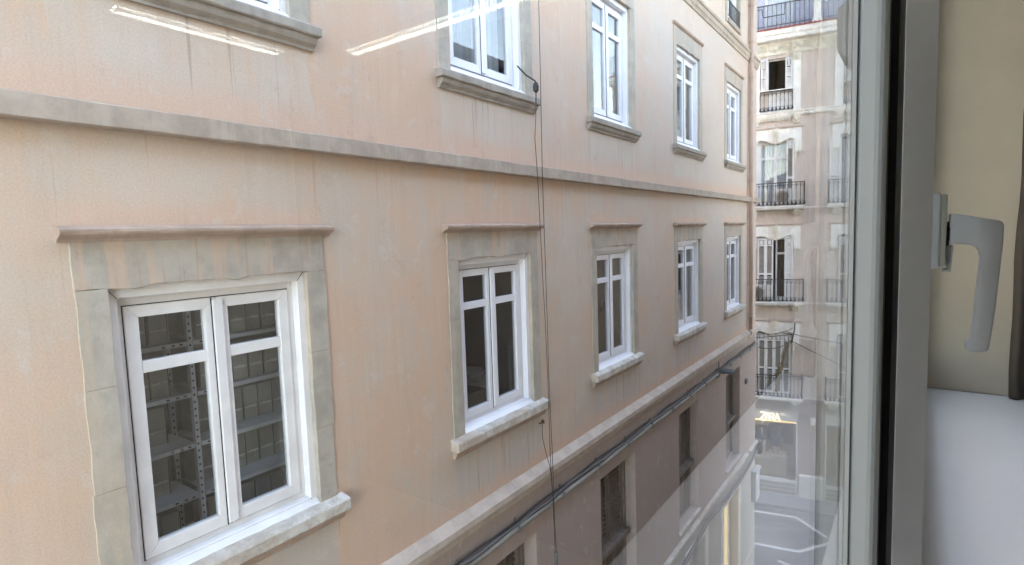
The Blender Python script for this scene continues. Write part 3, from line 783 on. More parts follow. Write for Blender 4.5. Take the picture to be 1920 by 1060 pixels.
# pilasters of the top floor
for c in BAY:
    for a in (c-.81, c+.55):
        pl = part(MB().box(a, a+.26, -.02, .09, 4.19, 6.24), 'pilaster', 'white', None, .008); 
        m_ = MB().box(a-.02, a+.28, -.01, .11, 5.98, 6.02); m_.box(a+.02, a+.24, .09, .12, 6.02, 6.20); m_.box(a-.05, a+.31, -.01, .20, 6.56, 6.62)
        m_.loft([[(a-.02, 0, 6.25), (a+.28, 0, 6.25), (a+.28, .12, 6.25), (a-.02, .12, 6.25)], [(a-.05, 0, 6.5), (a+.31, 0, 6.5), (a+.31, .19, 6.5), (a-.05, .19, 6.5)], [(a-.02, 0, 6.56), (a+.28, 0, 6.56), (a+.28, .16, 6.56), (a-.02, .16, 6.56)]])
        for x in (a+.04, a+.22): m_.tube([(x-.0, .1, 6.40), (x, .22, 6.42), (x, .24, 6.48), (x, .19, 6.50)], .045, 6)
        m_.tube([(a+.13, .13, 6.02), (a+.13, .17, 6.12), (a+.13, .15, 6.2)], [.05, .035, .05], 6)
        part(m_, 'capital', 'cream', pl)
        m_ = MB().box(a-.02, a+.28, -.01, .115, 4.2, 4.32)
        part(m_, 'plinth', 'white', pl)
        k_ = MB().loft([[(x, o, z) for o, z in ((-.01, 4.0), (.17, 4.0), (.16, 3.92), (.09, 3.85), (.07, 3.74), (-.01, 3.70))] for x in (a+.02, a+.24)])
        k_.ball((a+.13, .12, 3.86), .06, 8); k_.ball((a+.13, .09, 3.76), .045, 8)
        part(k_, 'console', 'cream', pl)
def leaf(parent, a, c, z0, z1, o, kind):
    fr = ring(MB(), a, c, z0, z1, .055, o-.02, o+.025, .06, .10)
    zm = z0+(z1-z0)*.42
    if kind != 'pane': fr.box(a+.055, c-.055, o-.02, o+.025, zm-.035, zm+.035); fr.box(a+.055, c-.055, o-.02, o+.025, z1-.30, z1-.25)
    else: fr.box(a+.055, c-.055, o-.02, o+.025, z1-.62, z1-.54)
    lf = part(fr, 'casement' if kind == 'pane' else 'shutter_leaf', 'shutw', parent, .006)
    if kind == 'pane':
        for p, q in ((z0+.10, z1-.62), (z1-.54, z1-.06)): part(MB().box(a+.05, c-.05, o-.005, o, p, q), 'pane', 'wglass', parent)
    else:
        m_ = MB()
        for p, q in ((z0+.10, zm-.035), (zm+.035, z1-.30)):
            n = int((q-p)/.045)
            for k in range(n): m_.loft([[(x, o+.012, p+.045*k), (x, o-.012, p+.045*k+.04), (x, o-.018, p+.045*k+.036), (x, o+.006, p+.045*k-.004)] for x in (a+.05, c-.05)])
        part(m_, 'louvres', 'louvre' if kind == 'dark' else 'shutw', parent)
        part(MB().box(a+.075, c-.075, o-.015, o+.012, z1-.235, z1-.075), 'shutter_panel', 'shutw', parent, .008)
def recess(a, c, z0, z1, depth, mat, o=-.30):
    mb = MB()
    mb.quad((a-.4, o-depth, z0-.3), (c+.4, o-depth, z0-.3), (c+.4, o-depth, z1+.3), (a-.4, o-depth, z1+.3))
    for x in (a-.4, c+.4): mb.quad((x, o-.01, z0-.3), (x, o-depth, z0-.3), (x, o-depth, z1+.3), (x, o-.01, z1+.3))
    for z in (z0-.3, z1+.3): mb.quad((a-.4, o-.01, z), (c+.4, o-.01, z), (c+.4, o-depth, z), (a-.4, o-depth, z))
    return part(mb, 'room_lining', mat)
def pleats(parent, a, c, z0, z1, o):
    n = 40; pts = [(a+(c-a)*k/n, o+.02*math.sin(k*1.6)) for k in range(n+1)]
    part(MB().loft([[(x, y, z) for x, y in pts]+[(x, y-.005, z) for x, y in reversed(pts)] for z in (z0, z1)]), 'curtain', 'net', parent)
def railing(parent, a, c, z0, h, out, deco=True, sides=True):
    m_ = MB(); path = [(a, 0.02), (a, out), (c, out), (c, .02)] if sides else [(a, out), (c, out)]
    for z, r in ((z0+h, .018), (z0+h-.09, .010), (z0+.05, .012), (z0+.16, .008)):
        for (p, q) in zip(path[:-1], path[1:]): m_.tube([(*p, z), (*q, z)], r, 5)
    for (p, q) in zip(path[:-1], path[1:]):
        L = math.hypot(q[0]-p[0], q[1]-p[1]); n = max(2, int(round(L/.135)))
        for k in range(n+1):
            x = p[0]+(q[0]-p[0])*k/n; y = p[1]+(q[1]-p[1])*k/n
            m_.tube([(x, y, z0+.02), (x, y, z0+h)], .0095, 5)
            if deco:
                m_.lathe((x, y, z0), [(.036, .05), (.04, .075), (.022, .13), (.010, .19)], 6)
                m_.ball((x, y, z0+h*.52), .018, 5, (1, 1, 1.4)); m_.ball((x, y, z0+h-.13), .026, 5, (1.1, .8, 1))
    return part(m_, 'railing', 'iron', parent)
for bi, c in enumerate(BAY):
    # ---- top floor opening with shutters, white lower panel and balustrade
    a, d, z0, z1 = c-.30, c+.54, 4.20, 6.13
    tw = part(ring(MB(), a, d, 4.86, z1, .05, -.2, -.12), 'top_window', 'shutw', None, .006)
    part(MB().box(a, d, -.13, -.03, 4.2, 4.95), 'lower_panel', 'shutw', tw, .01)
    for k in range(2):
        part(MB().box(a+.06+k*.40, a+.36+k*.40, -.03, -.015, 4.55, 4.88), 'panel_field', 'shutw', tw, .006); part(MB().box(a+.06+k*.40, a+.36+k*.40, -.03, -.015, 4.26, 4.50), 'panel_field', 'shutw', tw, .006)
    leaf(tw, c+.30, c+.535, 5.0, 6.1, .04, 'white')
    lf = ring(MB(), c-.33, c-.285, 5.0, 6.12, .02, -.06, .22); part(lf, 'shutter_leaf', 'shutw', tw)
    leaf(tw, c-.52, c-.31, 5.0, 6.12, .06, 'white')
    part(MB().box(c-.55, c+.56, -.02, .10, 4.95, 5.0), 'window_shelf', 'white', tw, .006)
    railing(tw, c-.53, c+.54, 4.20, .74, .13, True, False)
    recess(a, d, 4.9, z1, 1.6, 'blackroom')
    # dentils
    m_ = MB()
    for k in range(11): m_.box(c-.58+k*.10, c-.52+k*.10, -.01, .10, 3.86, 3.97)
    m_.box(c-.62, c+.56, -.01, .07, 3.97, 4.01)
    part(m_, 'dentils', 'cream')
    for f, zf in FL.items():
        far = part(ring(MB(), c-.60, c+.60, zf, zf+2.45, .06, -.22, -.10, .07, .03), 'balcony_door', 'shutw', None, .006)
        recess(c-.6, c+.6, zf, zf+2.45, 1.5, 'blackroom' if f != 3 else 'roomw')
        if (f, bi) == (3, 1):
            leaf(far, c-.54, c-.0, zf+.04, zf+2.38, -.14, 'pane'); leaf(far, c+.0, c+.54, zf+.04, zf+2.38, -.14, 'pane')
            pleats(far, c-.5, c+.5, zf+.1, zf+2.3, -.24)
            leaf(far, c+.36, c+.62, zf+.04, zf+2.42, .02, 'dark'); leaf(far, c-.68, c-.60, zf+.04, zf+2.4, .05, 'white')
        elif f == 3:
            leaf(far, c-.35, c+.0, zf+.04, zf+2.38, -.14, 'pane'); leaf(far, c+.0, c+.54, zf+.04, zf+2.38, -.14, 'pane')
            pleats(far, c-.5, c+.5, zf+.1, zf+2.3, -.24); leaf(far, c-.94, c-.60, zf+.04, zf+2.38, .04, 'white')
        elif f == 2:
            leaf(far, c-.60, c-.32, zf+.04, zf+2.38, .03, 'dark'); leaf(far, c-.32, c-.05, zf+.04, zf+2.38, .03, 'dark')
            leaf(far, c+.03, c+.42, zf+.04, zf+2.38, -.14, 'pane'); leaf(far, c+.33, c+.62, zf+.04, zf+2.42, .05, 'white')
        else:
            for k in range(4): leaf(far, c-.57+k*.285, c-.57+k*.285+.28, zf+.04, zf+2.38, -.02, 'dark')
        # hood
        up = 2.87
        side = [(-.86, up), (.86, up), (.86, 2.02), (.64, 2.02), (.64, 2.34), (.60, 2.46)]
        curve = [(.5, 2.50), (.3, 2.44), (.12, 2.36), (0, 2.33), (-.12, 2.36), (-.3, 2.44), (-.5, 2.50)]
        poly = side+curve+[(-.60, 2.46), (-.64, 2.34), (-.64, 2.02), (-.86, 2.02)]
        hd = part(MB().loft([[(c+x, o, zf+z) for x, z in poly] for o in (-.02, .07)]), 'door_hood', 'white', None, .012)
        part(lmold([(-.01, zf+2.84), (.09, zf+2.84), (.14, zf+2.90), (.14, zf+2.93), (-.01, zf+2.95)], c-.93, c+.93), 'hood_cornice', 'fwall', hd)
        part(MB().tube([(c+x, .075, zf+z-.015) for x, z in [(.60, 2.46)]+curve+[(-.60, 2.46)]], .022, 6), 'hood_roll', 'cream', hd)
        m_ = MB().lathe((c, 0, 0), [], 8) if False else MB()
        m_.loft([[(c+x, o, zf+z) for x, z in ((-.13, 2.86), (.13, 2.86), (.09, 2.40), (-.09, 2.40))] for o in (.05, .13)])
        for k in range(10):
            t = k*2*math.pi/10; m_.ball((c+.085*math.cos(t), .135, zf+2.66+.085*math.sin(t)), .026, 5)
        m_.ball((c, .13, zf+2.66), .05, 7)
        part(m_, 'keystone', 'cream', hd)
        for x in (c-.75, c+.75):
            m_ = MB().box(x-.13, x+.13, -.01, .12, zf+1.97, zf+2.02); m_.ball((x-.05, .07, zf+1.93), .05, 6); m_.ball((x+.06, .07, zf+1.92), .04, 6)
            m_.tube([(x-.08, .03, zf+1.9), (x-.09, .05, zf+1.75), (x-.10, .03, zf+1.55)], [.05, .03, .01], 6)
            part(m_, 'drop_ornament', 'cream', hd)
        # balcony
        bal = part(lmold([(-.02, zf-.13), (.40, zf-.13), (.43, zf-.10), (.43, zf-.07), (.47, zf-.05), (.47, zf), (-.02, zf)], c-.99, c+.99), 'balcony', 'white', None, .006)
        railing(bal, c-.96, c+.96, zf, .84, .43)
        for x in (c-.72, c+.72):
            k_ = MB().loft([[(q, o, z) for o, z in ((-.01, zf-.13), (.36, zf-.13), (.36, zf-.18), (.22, zf-.24), (.10, zf-.36), (-.01, zf-.42))] for q in (x-.09, x+.09)])
            for t in (-.1, 0, .1): k_.ball((x+t, .22, zf-.22), .06, 6); 
            part(k_, 'console', 'cream', bal, .006)
        m_ = MB()
        for k in range(13): m_.box(c-.58+k*.093, c-.52+k*.093, -.01, .10, zf-.24, zf-.15)
        part(m_, 'dentils', 'cream', bal)
    part(lmold([(-.01, 0), (.03, 0), (.03, .05), (-.01, .05)], S0, S1).map(lambda s, o, z: (s, o, z+FL[3]-.10)) if bi == 0 else MB().box(c+.99, c+1.0, -.01, .01, FL[3]-.1, FL[3]-.05), 'string_line', 'white')
for zf in (FL[2], FL[1]):
    part(MB().box(S0, S1, -.01, .025, zf-.10, zf-.05), 'string_line', 'white')
# terrace: rail, mesh, piers, set back storey
part(MB().box(S0, S1, -1.3, -1.05, 7.05, 10.9), 'penthouse_wall', 'pent')  # top raised out of view to keep the sun off the alley
for c in (-2.3, .15, 3.0):
    pw = part(ring(MB(), c-.50, c+.45, 7.35, 9.3, .07, -1.06, -.98), 'penthouse_window', 'shutw', None, .008)
    part(MB().box(c-.43, c+.38, -1.045, -1.04, 7.42, 9.23), 'pane', 'wglass', pw)
    pts = [(c-.43+.81*k/40, -1.03+.008*math.sin(k*1.4)) for k in range(41)]
    part(MB().loft([[(x, y, z) for x, y in pts]+[(x, y-.004, z) for x, y in reversed(pts)] for z in (7.42, 9.23)]), 'striped_blind', 'net', pw)
tr = MB()
for z, r in ((8.02, .022), (7.28, .014)): tr.tube([(S0, .12, z), (S1, .12, z)], r, 6)
n = int((S1-S0)/.15)
for k in range(n): tr.tube([(S0+k*.15, .12, 7.18), (S0+k*.15, .12, 8.02)], .010, 5)
trl = part(tr, 'terrace_railing', simple('blue_black_iron', (.05, .055, .09), .5, .2))
ms = MB(); k = 0
for k in range(int((S1-S0)/.05)):
    x = S0+k*.05
    ms.tube([(x, .10, 7.16), (x+.84, .10, 8.0)], .004, 3, False); ms.tube([(x+.84, .10, 7.16), (x, .10, 8.0)], .004, 3, False)
msh = part(ms, 'wire_mesh', simple('grey_mesh_wire', (.22, .24, .32), .5, .1), trl); msh['kind'] = 'stuff'
for s in (-3.0, -1.5+.0, 1.24, 4.2, 7.0):
    if s == -1.5: continue
    pr = part(MB().box(s, s+.22, .02, .22, 7.22, 8.2), 'terrace_pier', 'white', None, .01)
    part(MB().box(s-.04, s+.27, .0, .26, 7.14, 7.26), 'pier_base', 'white', pr, .01)
# small dark planter/bracket on terrace rail
bk = MB(); bk.tube([(-.62, .12, 7.9), (-.45, .12, 7.92), (-.40, .12, 7.62), (.30, .12, 7.62), (.32, .12, 8.0)], .018, 6)
part(bk, 'rail_bracket', 'iron', trl)

# ---- shop fronts
for i, (a, c) in enumerate(SHOPS):
    sf = part(ring(MB(), a, c, GZ+.12, -7.14, .045, -.12, .015, .03, .62), 'shop_window', 'grout', None, .006)
    part(MB().box(a+.04, c-.04, -.045, -.035, GZ+.7, -7.57), 'pane', 'wglass', sf)
    part(MB().box(a+.03, c-.03, -.10, -.02, -7.54, -7.16), 'fascia', 'sign', sf, .004)
    part(MB().box(a+.03, c-.03, -.06, -.012, -7.60, -7.55), 'light_strip', 'lit' if i == 1 else 'pave', sf)
    m_ = MB(); z0 = GZ+.5
    m_.quad((a, -1.5, z0), (c, -1.5, z0), (c, -1.5, -7.2), (a, -1.5, -7.2))
    for x in (a, c): m_.quad((x, -.14, z0), (x, -1.5, z0), (x, -1.5, -7.2), (x, -.14, -7.2))
    part(m_, 'display_back', 'shopwood', sf)
    part(MB().box(a, c, -1.5, -.14, z0-.03, z0), 'display_floor', 'shopwood', sf)
    part(MB().box(a, c, -1.5, -.14, -7.2, -7.17), 'display_ceiling', 'white', sf)
    if i in (1, 2):
        l = bpy.data.lights.new('display_spot', 'AREA'); l.energy = 1.3 if i == 1 else .45; l.size = .9; l.color = (1, .86, .62)
        lo = bpy.data.objects.new('display_lamp', l); COL.objects.link(lo); lo.location = L2W((a+c)/2, -.5, -7.25)
    for k in range(3):
        part(MB().box(a+.05, c-.05, -.06, .02, GZ+.16+k*.16, GZ+.29+k*.16), 'base_slat', 'louvre', sf, .005)
# pilaster bases and wall line
for a, c in ((.95, 1.78), (3.56, 4.54)):
    part(MB().box(a, c, -.02, .05, GZ+.0, GZ+.95), 'pier_base', 'sign', None, .01); part(MB().box(a, c, -.02, .07, GZ+.95, GZ+1.03), 'pier_band', 'white', None, .01)
# sign letters (interlocked thin capitals)
sg = thing('shop_sign', L2W(-.1, .02, -7.56), 'glowing white lettered sign on the grey fascia over the lit shop window', 'sign', rot=FR, local=True)
def stroke(mb, p, q, wd):
    p = Vector((p[0], 0, p[1])); q = Vector((q[0], 0, q[1])); d = (q-p).normalized(); nrm = Vector((-d.z, 0, d.x))*wd/2
    ring_ = [p+nrm, q+nrm, q-nrm, p-nrm]
    mb.loft([[(v.x, y, v.z) for v in ring_] for y in (-.02, .03)])
X0 = -.32; H = .30
LET = {'Z': [((0, H), (.20, H), .03), ((.20, H), (.0, 0), .055), ((0, 0), (.21, 0), .03)],
       'A': [((.10, H), (0, 0), .025), ((.10, H), (.21, 0), .055), ((.045, .1), (.16, .1), .022)],
       'R': [((.02, 0), (.02, H), .05), ((.02, H-.012), (.13, H-.012), .024), ((.13, H-.01), (.165, H*.76), .045), ((.165, H*.76), (.13, H*.52), .045), ((.13, H*.52), (.02, H*.52), .024), ((.09, H*.5), (.21, 0), .05)]}
x = X0
for chh, adv in (('Z', .15), ('A', .17), ('R', .17), ('A', .2)):
    for j, (p, q, wd) in enumerate(LET[chh]):
        mb = MB() if j == 0 else mb
        stroke(mb, (x+p[0], p[1]), (x+q[0], q[1]), wd)
    mb.build('letter', M['letters'], sg); x += adv
# mannequins
def mannequin(s, o, z, label, hgt, jacket):
    t = thing('mannequin', L2W(s, o, z), label, 'mannequin', rot=FR, local=True)
    b_ = MB()
    for q in (-.08, .08): b_.tube([(q, 0, 0), (q, 0, hgt*.25), (q*.9, 0, hgt*.48)], [.035, .05, .075], 8)
    b_.loft([[(.16*k*math.cos(u*math.pi/5), .10*k*math.sin(u*math.pi/5), h) for u in range(10)] for h, k in ((hgt*.46, 1), (hgt*.6, .8), (hgt*.74, 1.1), (hgt*.81, .9), (hgt*.85, .35))])
    b_.tube([(0, 0, hgt*.84), (0, 0, hgt*.89)], .045, 8); b_.ball((0, -.01, hgt*.94), .09, 10, (.85, 1, 1.25))
    b_.build('body', M['mann'], t, smooth=True)
    c_ = MB()
    z0 = hgt*(.22 if not jacket else .46)
    c_.loft([[(.18*k*math.cos(u*math.pi/6), .13*k*math.sin(u*math.pi/6), h) for u in range(12)] for h, k in ((z0, 1.25), (hgt*.5, 1.12), (hgt*.62, 1.0), (hgt*.76, 1.18), (hgt*.82, .95), (hgt*.845, .5))])
    for q in (-1, 1): c_.tube([(q*.2, 0, hgt*.79), (q*.25, .0, hgt*.62), (q*.24, -.06, hgt*.47)], [.075, .06, .05], 8)
    c_.build('coat', M['cloth'], t, smooth=True)
    if jacket: MB().loft([[(-.04, -.14, hgt*.8), (.04, -.14, hgt*.8), (.015, -.155, hgt*.58), (-.015, -.155, hgt*.58)], [(-.04, -.16, hgt*.8), (.04, -.16, hgt*.8), (.015, -.175, hgt*.58), (-.015, -.175, hgt*.58)]]).build('shirt_front', M['mann'], t)
    return t
mannequin(-.36, -.5, -9.15, 'mannequin in a short black jacket over a white shirt in the shop window', 1.45, True)
mannequin(.15, -.55, -9.05, 'mannequin in a long black coat under the glowing shop sign', 1.48, False)
for s, z, lab in ((-.36, -9.15, 'pale wooden display plinth under the mannequin in the black jacket'), (.2, -9.05, 'pale wooden display plinth under the mannequin in the long coat')):
    p = thing('display_plinth', L2W(s, -.55, GZ+.5), lab, 'plinth', rot=FR, local=True)
    MB().box(-.28, .32, -.3, .3, 0, z-GZ-.5-.04).build('plinth_body', M['shopwood'], p, .005)
    MB().box(-.30, .34, -.32, .32, z-GZ-.5-.04, z-GZ-.5).build('plinth_top', M['mann'], p, .005)
hc = thing('hanging_coats', L2W(.62, -.7, -8.6), 'dark coats hanging on a rail at the right of the lit shop window', 'clothes rail', rot=FR, local=True)
for k in range(4):
    MB().loft([[(-.16+.09*k-.03, -.2, .9), (-.16+.09*k+.03, -.2, .9), (-.16+.09*k+.03, .2, .9), (-.16+.09*k-.03, .2, .9)], [(-.16+.09*k-.045, -.26, 0), (-.16+.09*k+.045, -.26, 0), (-.16+.09*k+.045, .26, 0), (-.16+.09*k-.045, .26, 0)]]).build('coat', M['cloth'], hc, .01)
MB().tube([(-.3, 0, .95), (.25, 0, .95)], .012, 6).build('rail', M['iron'], hc)
# wall light between the shops
wl = thing('wall_lamp', L2W(1.38, 0, -7.5), 'small up and down wall light on the grey pier between two shop windows', 'wall lamp', rot=FR, local=True)
MB().lathe((0, -.12, -.02), [(.07, 0), (.07, .26)], 10).build('lamp_body', M['white'], wl)
MB().box(-.03, .03, -.06, 0.02, .04, .14).build('bracket', M['white'], wl)
MB().lathe((0, -.12, -.03), [(.06, 0), (.06, .009)], 10).build('lamp_glow', emissive('warm_bulb', (1, .86, .6), .15), wl)

# ---- things on the balconies
def ac(s, o, z, rot, label):
    t = thing('air_conditioner', L2W(s, o, z), label, 'air conditioner', rot=FR+rot, local=True)
    MB().box(-.40, .40, -.15, .15, .06, .62).build('casing', M['acw'], t, .02)
    MB().lathe((0, 0, 0), [(.2, -.0), (.2, .02)], 20).map(lambda x, y, z: (x-.08, -.152-z, .34+y)).build('fan_opening', M['louvre'], t)
    g = MB()
    for k in range(5):
        r = .05+.045*k
        g.tube([(-.08+r*math.cos(q*math.pi/10), -.178, .34+r*math.sin(q*math.pi/10)) for q in range(21)], .004, 4)
    for q in range(8): g.tube([(-.08, -.178, .34), (-.08+.24*math.cos(q*math.pi/4), -.178, .34+.24*math.sin(q*math.pi/4))], .004, 4)
    g.build('fan_grille', M['iron'], t)
    for x in (-.33, .33): MB().box(x-.03, x+.03, -.15, .15, 0, .06).build('foot', M['iron'], t)
ac(.38, .22, FL[3], 0, 'air conditioner with dark grille on the upper iron balcony')
ac(-.45, .22, FL[2], 0, 'white air conditioner at the left end of the middle iron balcony')
pf = thing('palm_frond', L2W(.22, .40, -6.3), 'dry brown palm branch tied upright to the lowest iron balcony', 'palm branch', rot=FR, local=True)
st = [(-.10, 0, .0), (-.02, 0, .4), (.10, .0, 1.0), (.24, .0, 1.6), (.34, 0, 2.05)]
MB().tube(st, [.05, .05, .04, .03, .008], 7).build('stem', M['palm'], pf, smooth=True)
for k in range(46):
    t = random.random()**.8*3.3; i = int(t); f = t-i
    p = Vector(st[i]).lerp(Vector(st[i+1]), f); d = Vector((random.uniform(-.12, .10), random.uniform(-.10, .05), random.uniform(.22, .5)))
    q = p+Vector((random.uniform(-.07, .07)*(1.6-.3*t), random.uniform(-.05, .05), 0))
    wv = Vector((random.uniform(.012, .03), random.uniform(-.01, .01), 0))
    MB().loft([[q-wv*.5, q+wv*.5, q+Vector((0, .008, 0))], [q+d*.55-wv, q+d*.55+wv, q+d*.55+Vector((0, .01, 0))], [q+d-wv*.15, q+d+wv*.15, q+d+Vector((0, .003, 0))]]).build('leaflet', M['palm'], pf)
MB().tube([(.02+.07*math.cos(k), .07*math.sin(k), .55+.004*k) for k in range(14)], .012, 5).build('tie', M['cable'], pf)
# bracket with wires across the street
br = thing('wire_bracket', L2W(.72, .1, -4.4), 'iron bracket with a white insulator holding wires on the far building', 'wire bracket', rot=FR, local=True)
MB().tube([(-.10, -.16, -.02), (-.05, -.25, .15), (.0, -.3, .45), (.03, -.3, .78)], .022, 6).build('arm', M['iron'], br)
MB().ball((.03, -.3, .84), .042, 8).build('insulator', M['letters'] if False else M['mann'], br)
for k in range(3): MB().ball((-.03+.02*k, -.29, .28+.12*k), .03, 6).build('clamp', M['iron'], br)
def wire(p, q, sag, r, label):
    p, q = Vector(p), Vector(q); pts = [p.lerp(q, k/16)-Vector((0, 0, sag*4*(k/16)*(1-k/16))) for k in range(17)]
    tag(MB().tube(pts, r, 5).build('wire', M['cable'], None), label, 'wire')
hub = L2W(.70, .38, -4.05); hub2 = L2W(.62, .36, -4.30)
wire(hub2, FAC(15.9, .12, -3.25), .15, .014, 'lower dark wire from the iron bracket to the pink building conduit')
wire(hub, L2W(-3.0, .3, -4.4), .1, .012, 'thin wire running left from the bracket across the shutters')
wire(hub, L2W(4.6, .3, -4.5), .1, .014, 'upper wire running right from the iron bracket')
wire(hub2, L2W(4.4, .4, -6.1), .05, .016, 'steep wire dropping to the right from the iron bracket')
wire(L2W(-1.0, .10, -3.85), L2W(.70, .14, -3.85), .28, .013, 'thick dark cable sagging under the lowest door hood')

# ---- pavement and road markings
pv = MB().box(S0-10, S1+20, 0.0, 1.0, GZ+.004, GZ+.12)
pvo = pv.map(lambda s, o, z: tuple(L2W(s, o, z))).build('pavement', M['pave'], None, .02); struct(pvo)
def mark(pts, wd, label):
    rings = []; n = len(pts)
    mb = MB(); P_ = [Vector((x, y, 0)) for x, y in pts]; Lp, Rp = [], []
    for i, p in enumerate(P_):
        d0 = (P_[i]-P_[max(i-1, 0)]); d1 = (P_[min(i+1, n-1)]-P_[i])
        d0 = d0.normalized() if d0.length else d1.normalized(); d1 = d1.normalized() if d1.length else d0
        t = (d0+d1).normalized(); nn = Vector((-t.y, t.x, 0))*wd/2/max(.5, t.dot(d1))
        Lp.append(p+nn); Rp.append(p-nn)
    for i in range(n-1):
        mb.loft([[(Lp[i].x, Lp[i].y, GZ+z), (Lp[i+1].x, Lp[i+1].y, GZ+z), (Rp[i+1].x, Rp[i+1].y, GZ+z), (Rp[i].x, Rp[i].y, GZ+z)] for z in (.003, .007)])
    tag(mb.build('road_marking', M['paint'], None), label, 'road marking', None, 'structure')
mark([(-9, 21.54), (-4.78, 22.34), (-2.23, 22.8), (6, 24.3)], .12, 'long white line beside the far pavement')
mark([(-9, 20.55), (-4.57, 21.39), (-3.29, 21.66), (-2.2, 20.75)], .12, 'white painted line bending away in the road')
mark([(-8, 18.4), (-4.08, 19.1), (-2.85, 19.33), (-2.0, 20.55)], .12, 'second bent white line nearer the alley')
mark([(-3.3, 18.45), (-2.7, 18.3), (2, 19.1)], .12, 'short white line at the alley mouth')

# ------------------------------------------------------------------ own room and its window
OB = thing('viewing_building', (0, 0, GZ), 'building the photograph looks out of, its wall close beside the window', 'building')
XO, XI = -.11, .30
EA, OE = 3.4, 12.6
WY0, WY1, WZ0, WZ1 = -1.45, 2.2, -.56, 1.20
mb = MB(); mb.box(XO, XI, -2.0, WY0, GZ, EA); mb.box(XO, XI, WY1, OE, GZ, EA); mb.box(XO, XI, WY0, WY1, GZ, WZ0-.03); mb.box(XO, XI, WY0, WY1, WZ1, EA)
mb.box(XO, XI, OE+.001, 15.9, GZ, .2)
ow = mb.build('outer_wall', M['own'], OB)
mb = MB(); mb.box(XI, 12, OE-.4, OE, GZ, EA); mb.box(XI, 12, -2.0, -1.7, GZ, EA); mb.box(11.6, 12, -1.7, OE-.4, GZ, EA)
mb.build('side_wall', M['own'], OB)
MB().loft([[(x, y, z) for x, z in ((XO-.30, EA-.05), (XO-.30, EA+.08), (3.6, EA+1.25), (12.3, EA+1.25), (12.3, EA-.05))] for y in (-2.3, OE+.3)]).build('roof', M['rooft'], OB)
MB().box(XO-.12, XO-.002, -2.0, OE, EA-.35, EA-.06).build('eaves_cornice', M['white'], OB, .03)
for k in range(3):
    y = 4.2+k*2.7
    for z in (-.5, -4.3):
        wv = ring(MB(), y, y+1.2, z, z+1.9, .08, -XO-.01, -XO+.03); wv.map(lambda a, b, c: (-b, a, c)).build('facing_window', M['white'], OB)
# stone block at the window's outer edge
MB().loft([[(x, y, z) for x, z in ((XO+.02, .56), (-.20, .55), (-.236, .60), (-.236, .735), (-.205, .75), (-.205, 1.3), (XO+.02, 1.3))] for y in (2.26, 2.52)]).build('hood_bracket', M['own'], OB, .01)

def sbox(name, x0, x1, y0, y1, z0, z1, mat, label=None, cat=None, parent=None, bev=0):
    return MB().box(x0, x1, y0, y1, z0, z1).build(name, M[mat], parent, bev)
struct(sbox('room_floor', .30, 5.2, -1.69, 5.2, -1.56, -1.5, 'floor'))
struct(sbox('room_ceiling', .30, 5.2, -1.69, 5.2, 1.55, 1.6, 'ceil'))
rw = MB(); rw.box(.302, .344, -1.6, WY0-.02, -1.5, 1.55); rw.box(.302, .344, WY1+.012, 5, -1.5, 1.55); rw.box(.302, .344, WY0-.02, WY1+.012, WZ1-.012, 1.55); rw.box(.302, .33, WY0-.02, WY1+.012, -1.5, -.575)
rw.box(5.0, 5.1, -1.6, 5, -1.5, 1.55); rw.box(.302, 5, -1.69, -1.6, -1.5, 1.55); rw.box(.302, 5, 5.0, 5.1, -1.5, 1.55)
struct(rw.build('room_wall', M['ceil']))
# plastered reveals of the opening
rv = MB(); rv.box(.0, .343, WY1-.012, WY1-.001, -.53, WZ1); rv.box(.0, .343, WY0+.001, WY0+.012, -.53, WZ1); rv.box(.0, .343, WY0+.012, WY1-.012, WZ1-.011, WZ1-.001)
struct(rv.build('window_reveal', M['beige']))
s_ = tag(sbox('window_sill', -.0, .345, WY0+.014, WY1-.014, -.556, -.531, 'sill', bev=.004), 'wide white laminate sill inside the room, below the window handle', 'window sill')
s2 = MB().loft([[(-.022, y, -.565), (-.118, y, -.583), (-.118, y, -.625), (-.022, y, -.625)] for y in (WY0+.01, WY1-.01)]).build('outer_sill', M['osill'], OB, .004)

GXI, GXO = -.0205, -.0245
OW = thing('window', (0, .4, -.53), 'grey white framed window we look through, with clear glass and a lever handle', 'window')
# fixed light: bead, slim stile, gasket
MB().box(GXI-.001, GXI, WY0+.05, .258, -.46, 1.13).build('pane', M['pane'], OW)
MB().box(GXI+.0001, -.0190, .2462, .258, -.47, 1.13).build('glazing_bead', M['frame'], OW)
sp = MB(); sp.box(GXI-.0003, -.0098, .2475, .264, -.50, 1.16); sp.build('stile', M['frame'], OW, .0035, False, 4)
gk = MB(); gk.box(-.0245, -.0076, .2915, .399, -.50, 1.16); gk.box(-.0203, -.0104, .2645, .2914, -.50, 1.16); gk.build('gasket', M['gasket'], OW)
MB().box(-.0245, -.0056, .30, .56, -.505, 1.165).build('mullion', M['frame'], OW) if False else None
fr = MB(); fr.box(-.0245, .012, WY0+.013, WY0+.07, -.53, 1.18); fr.box(-.0245, -.0106, WY0+.07, .2470, -.53, -.461); fr.box(-.0245, -.0106, WY0+.07, .2470, 1.131, 1.185)
fr.box(-.0245, -.002, .2470, .3995, -.53, -.501); fr.box(-.0245, -.002, .2470, .3995, 1.161, 1.185)
fr.build('fixed_frame', M['frame'], OW, .002)
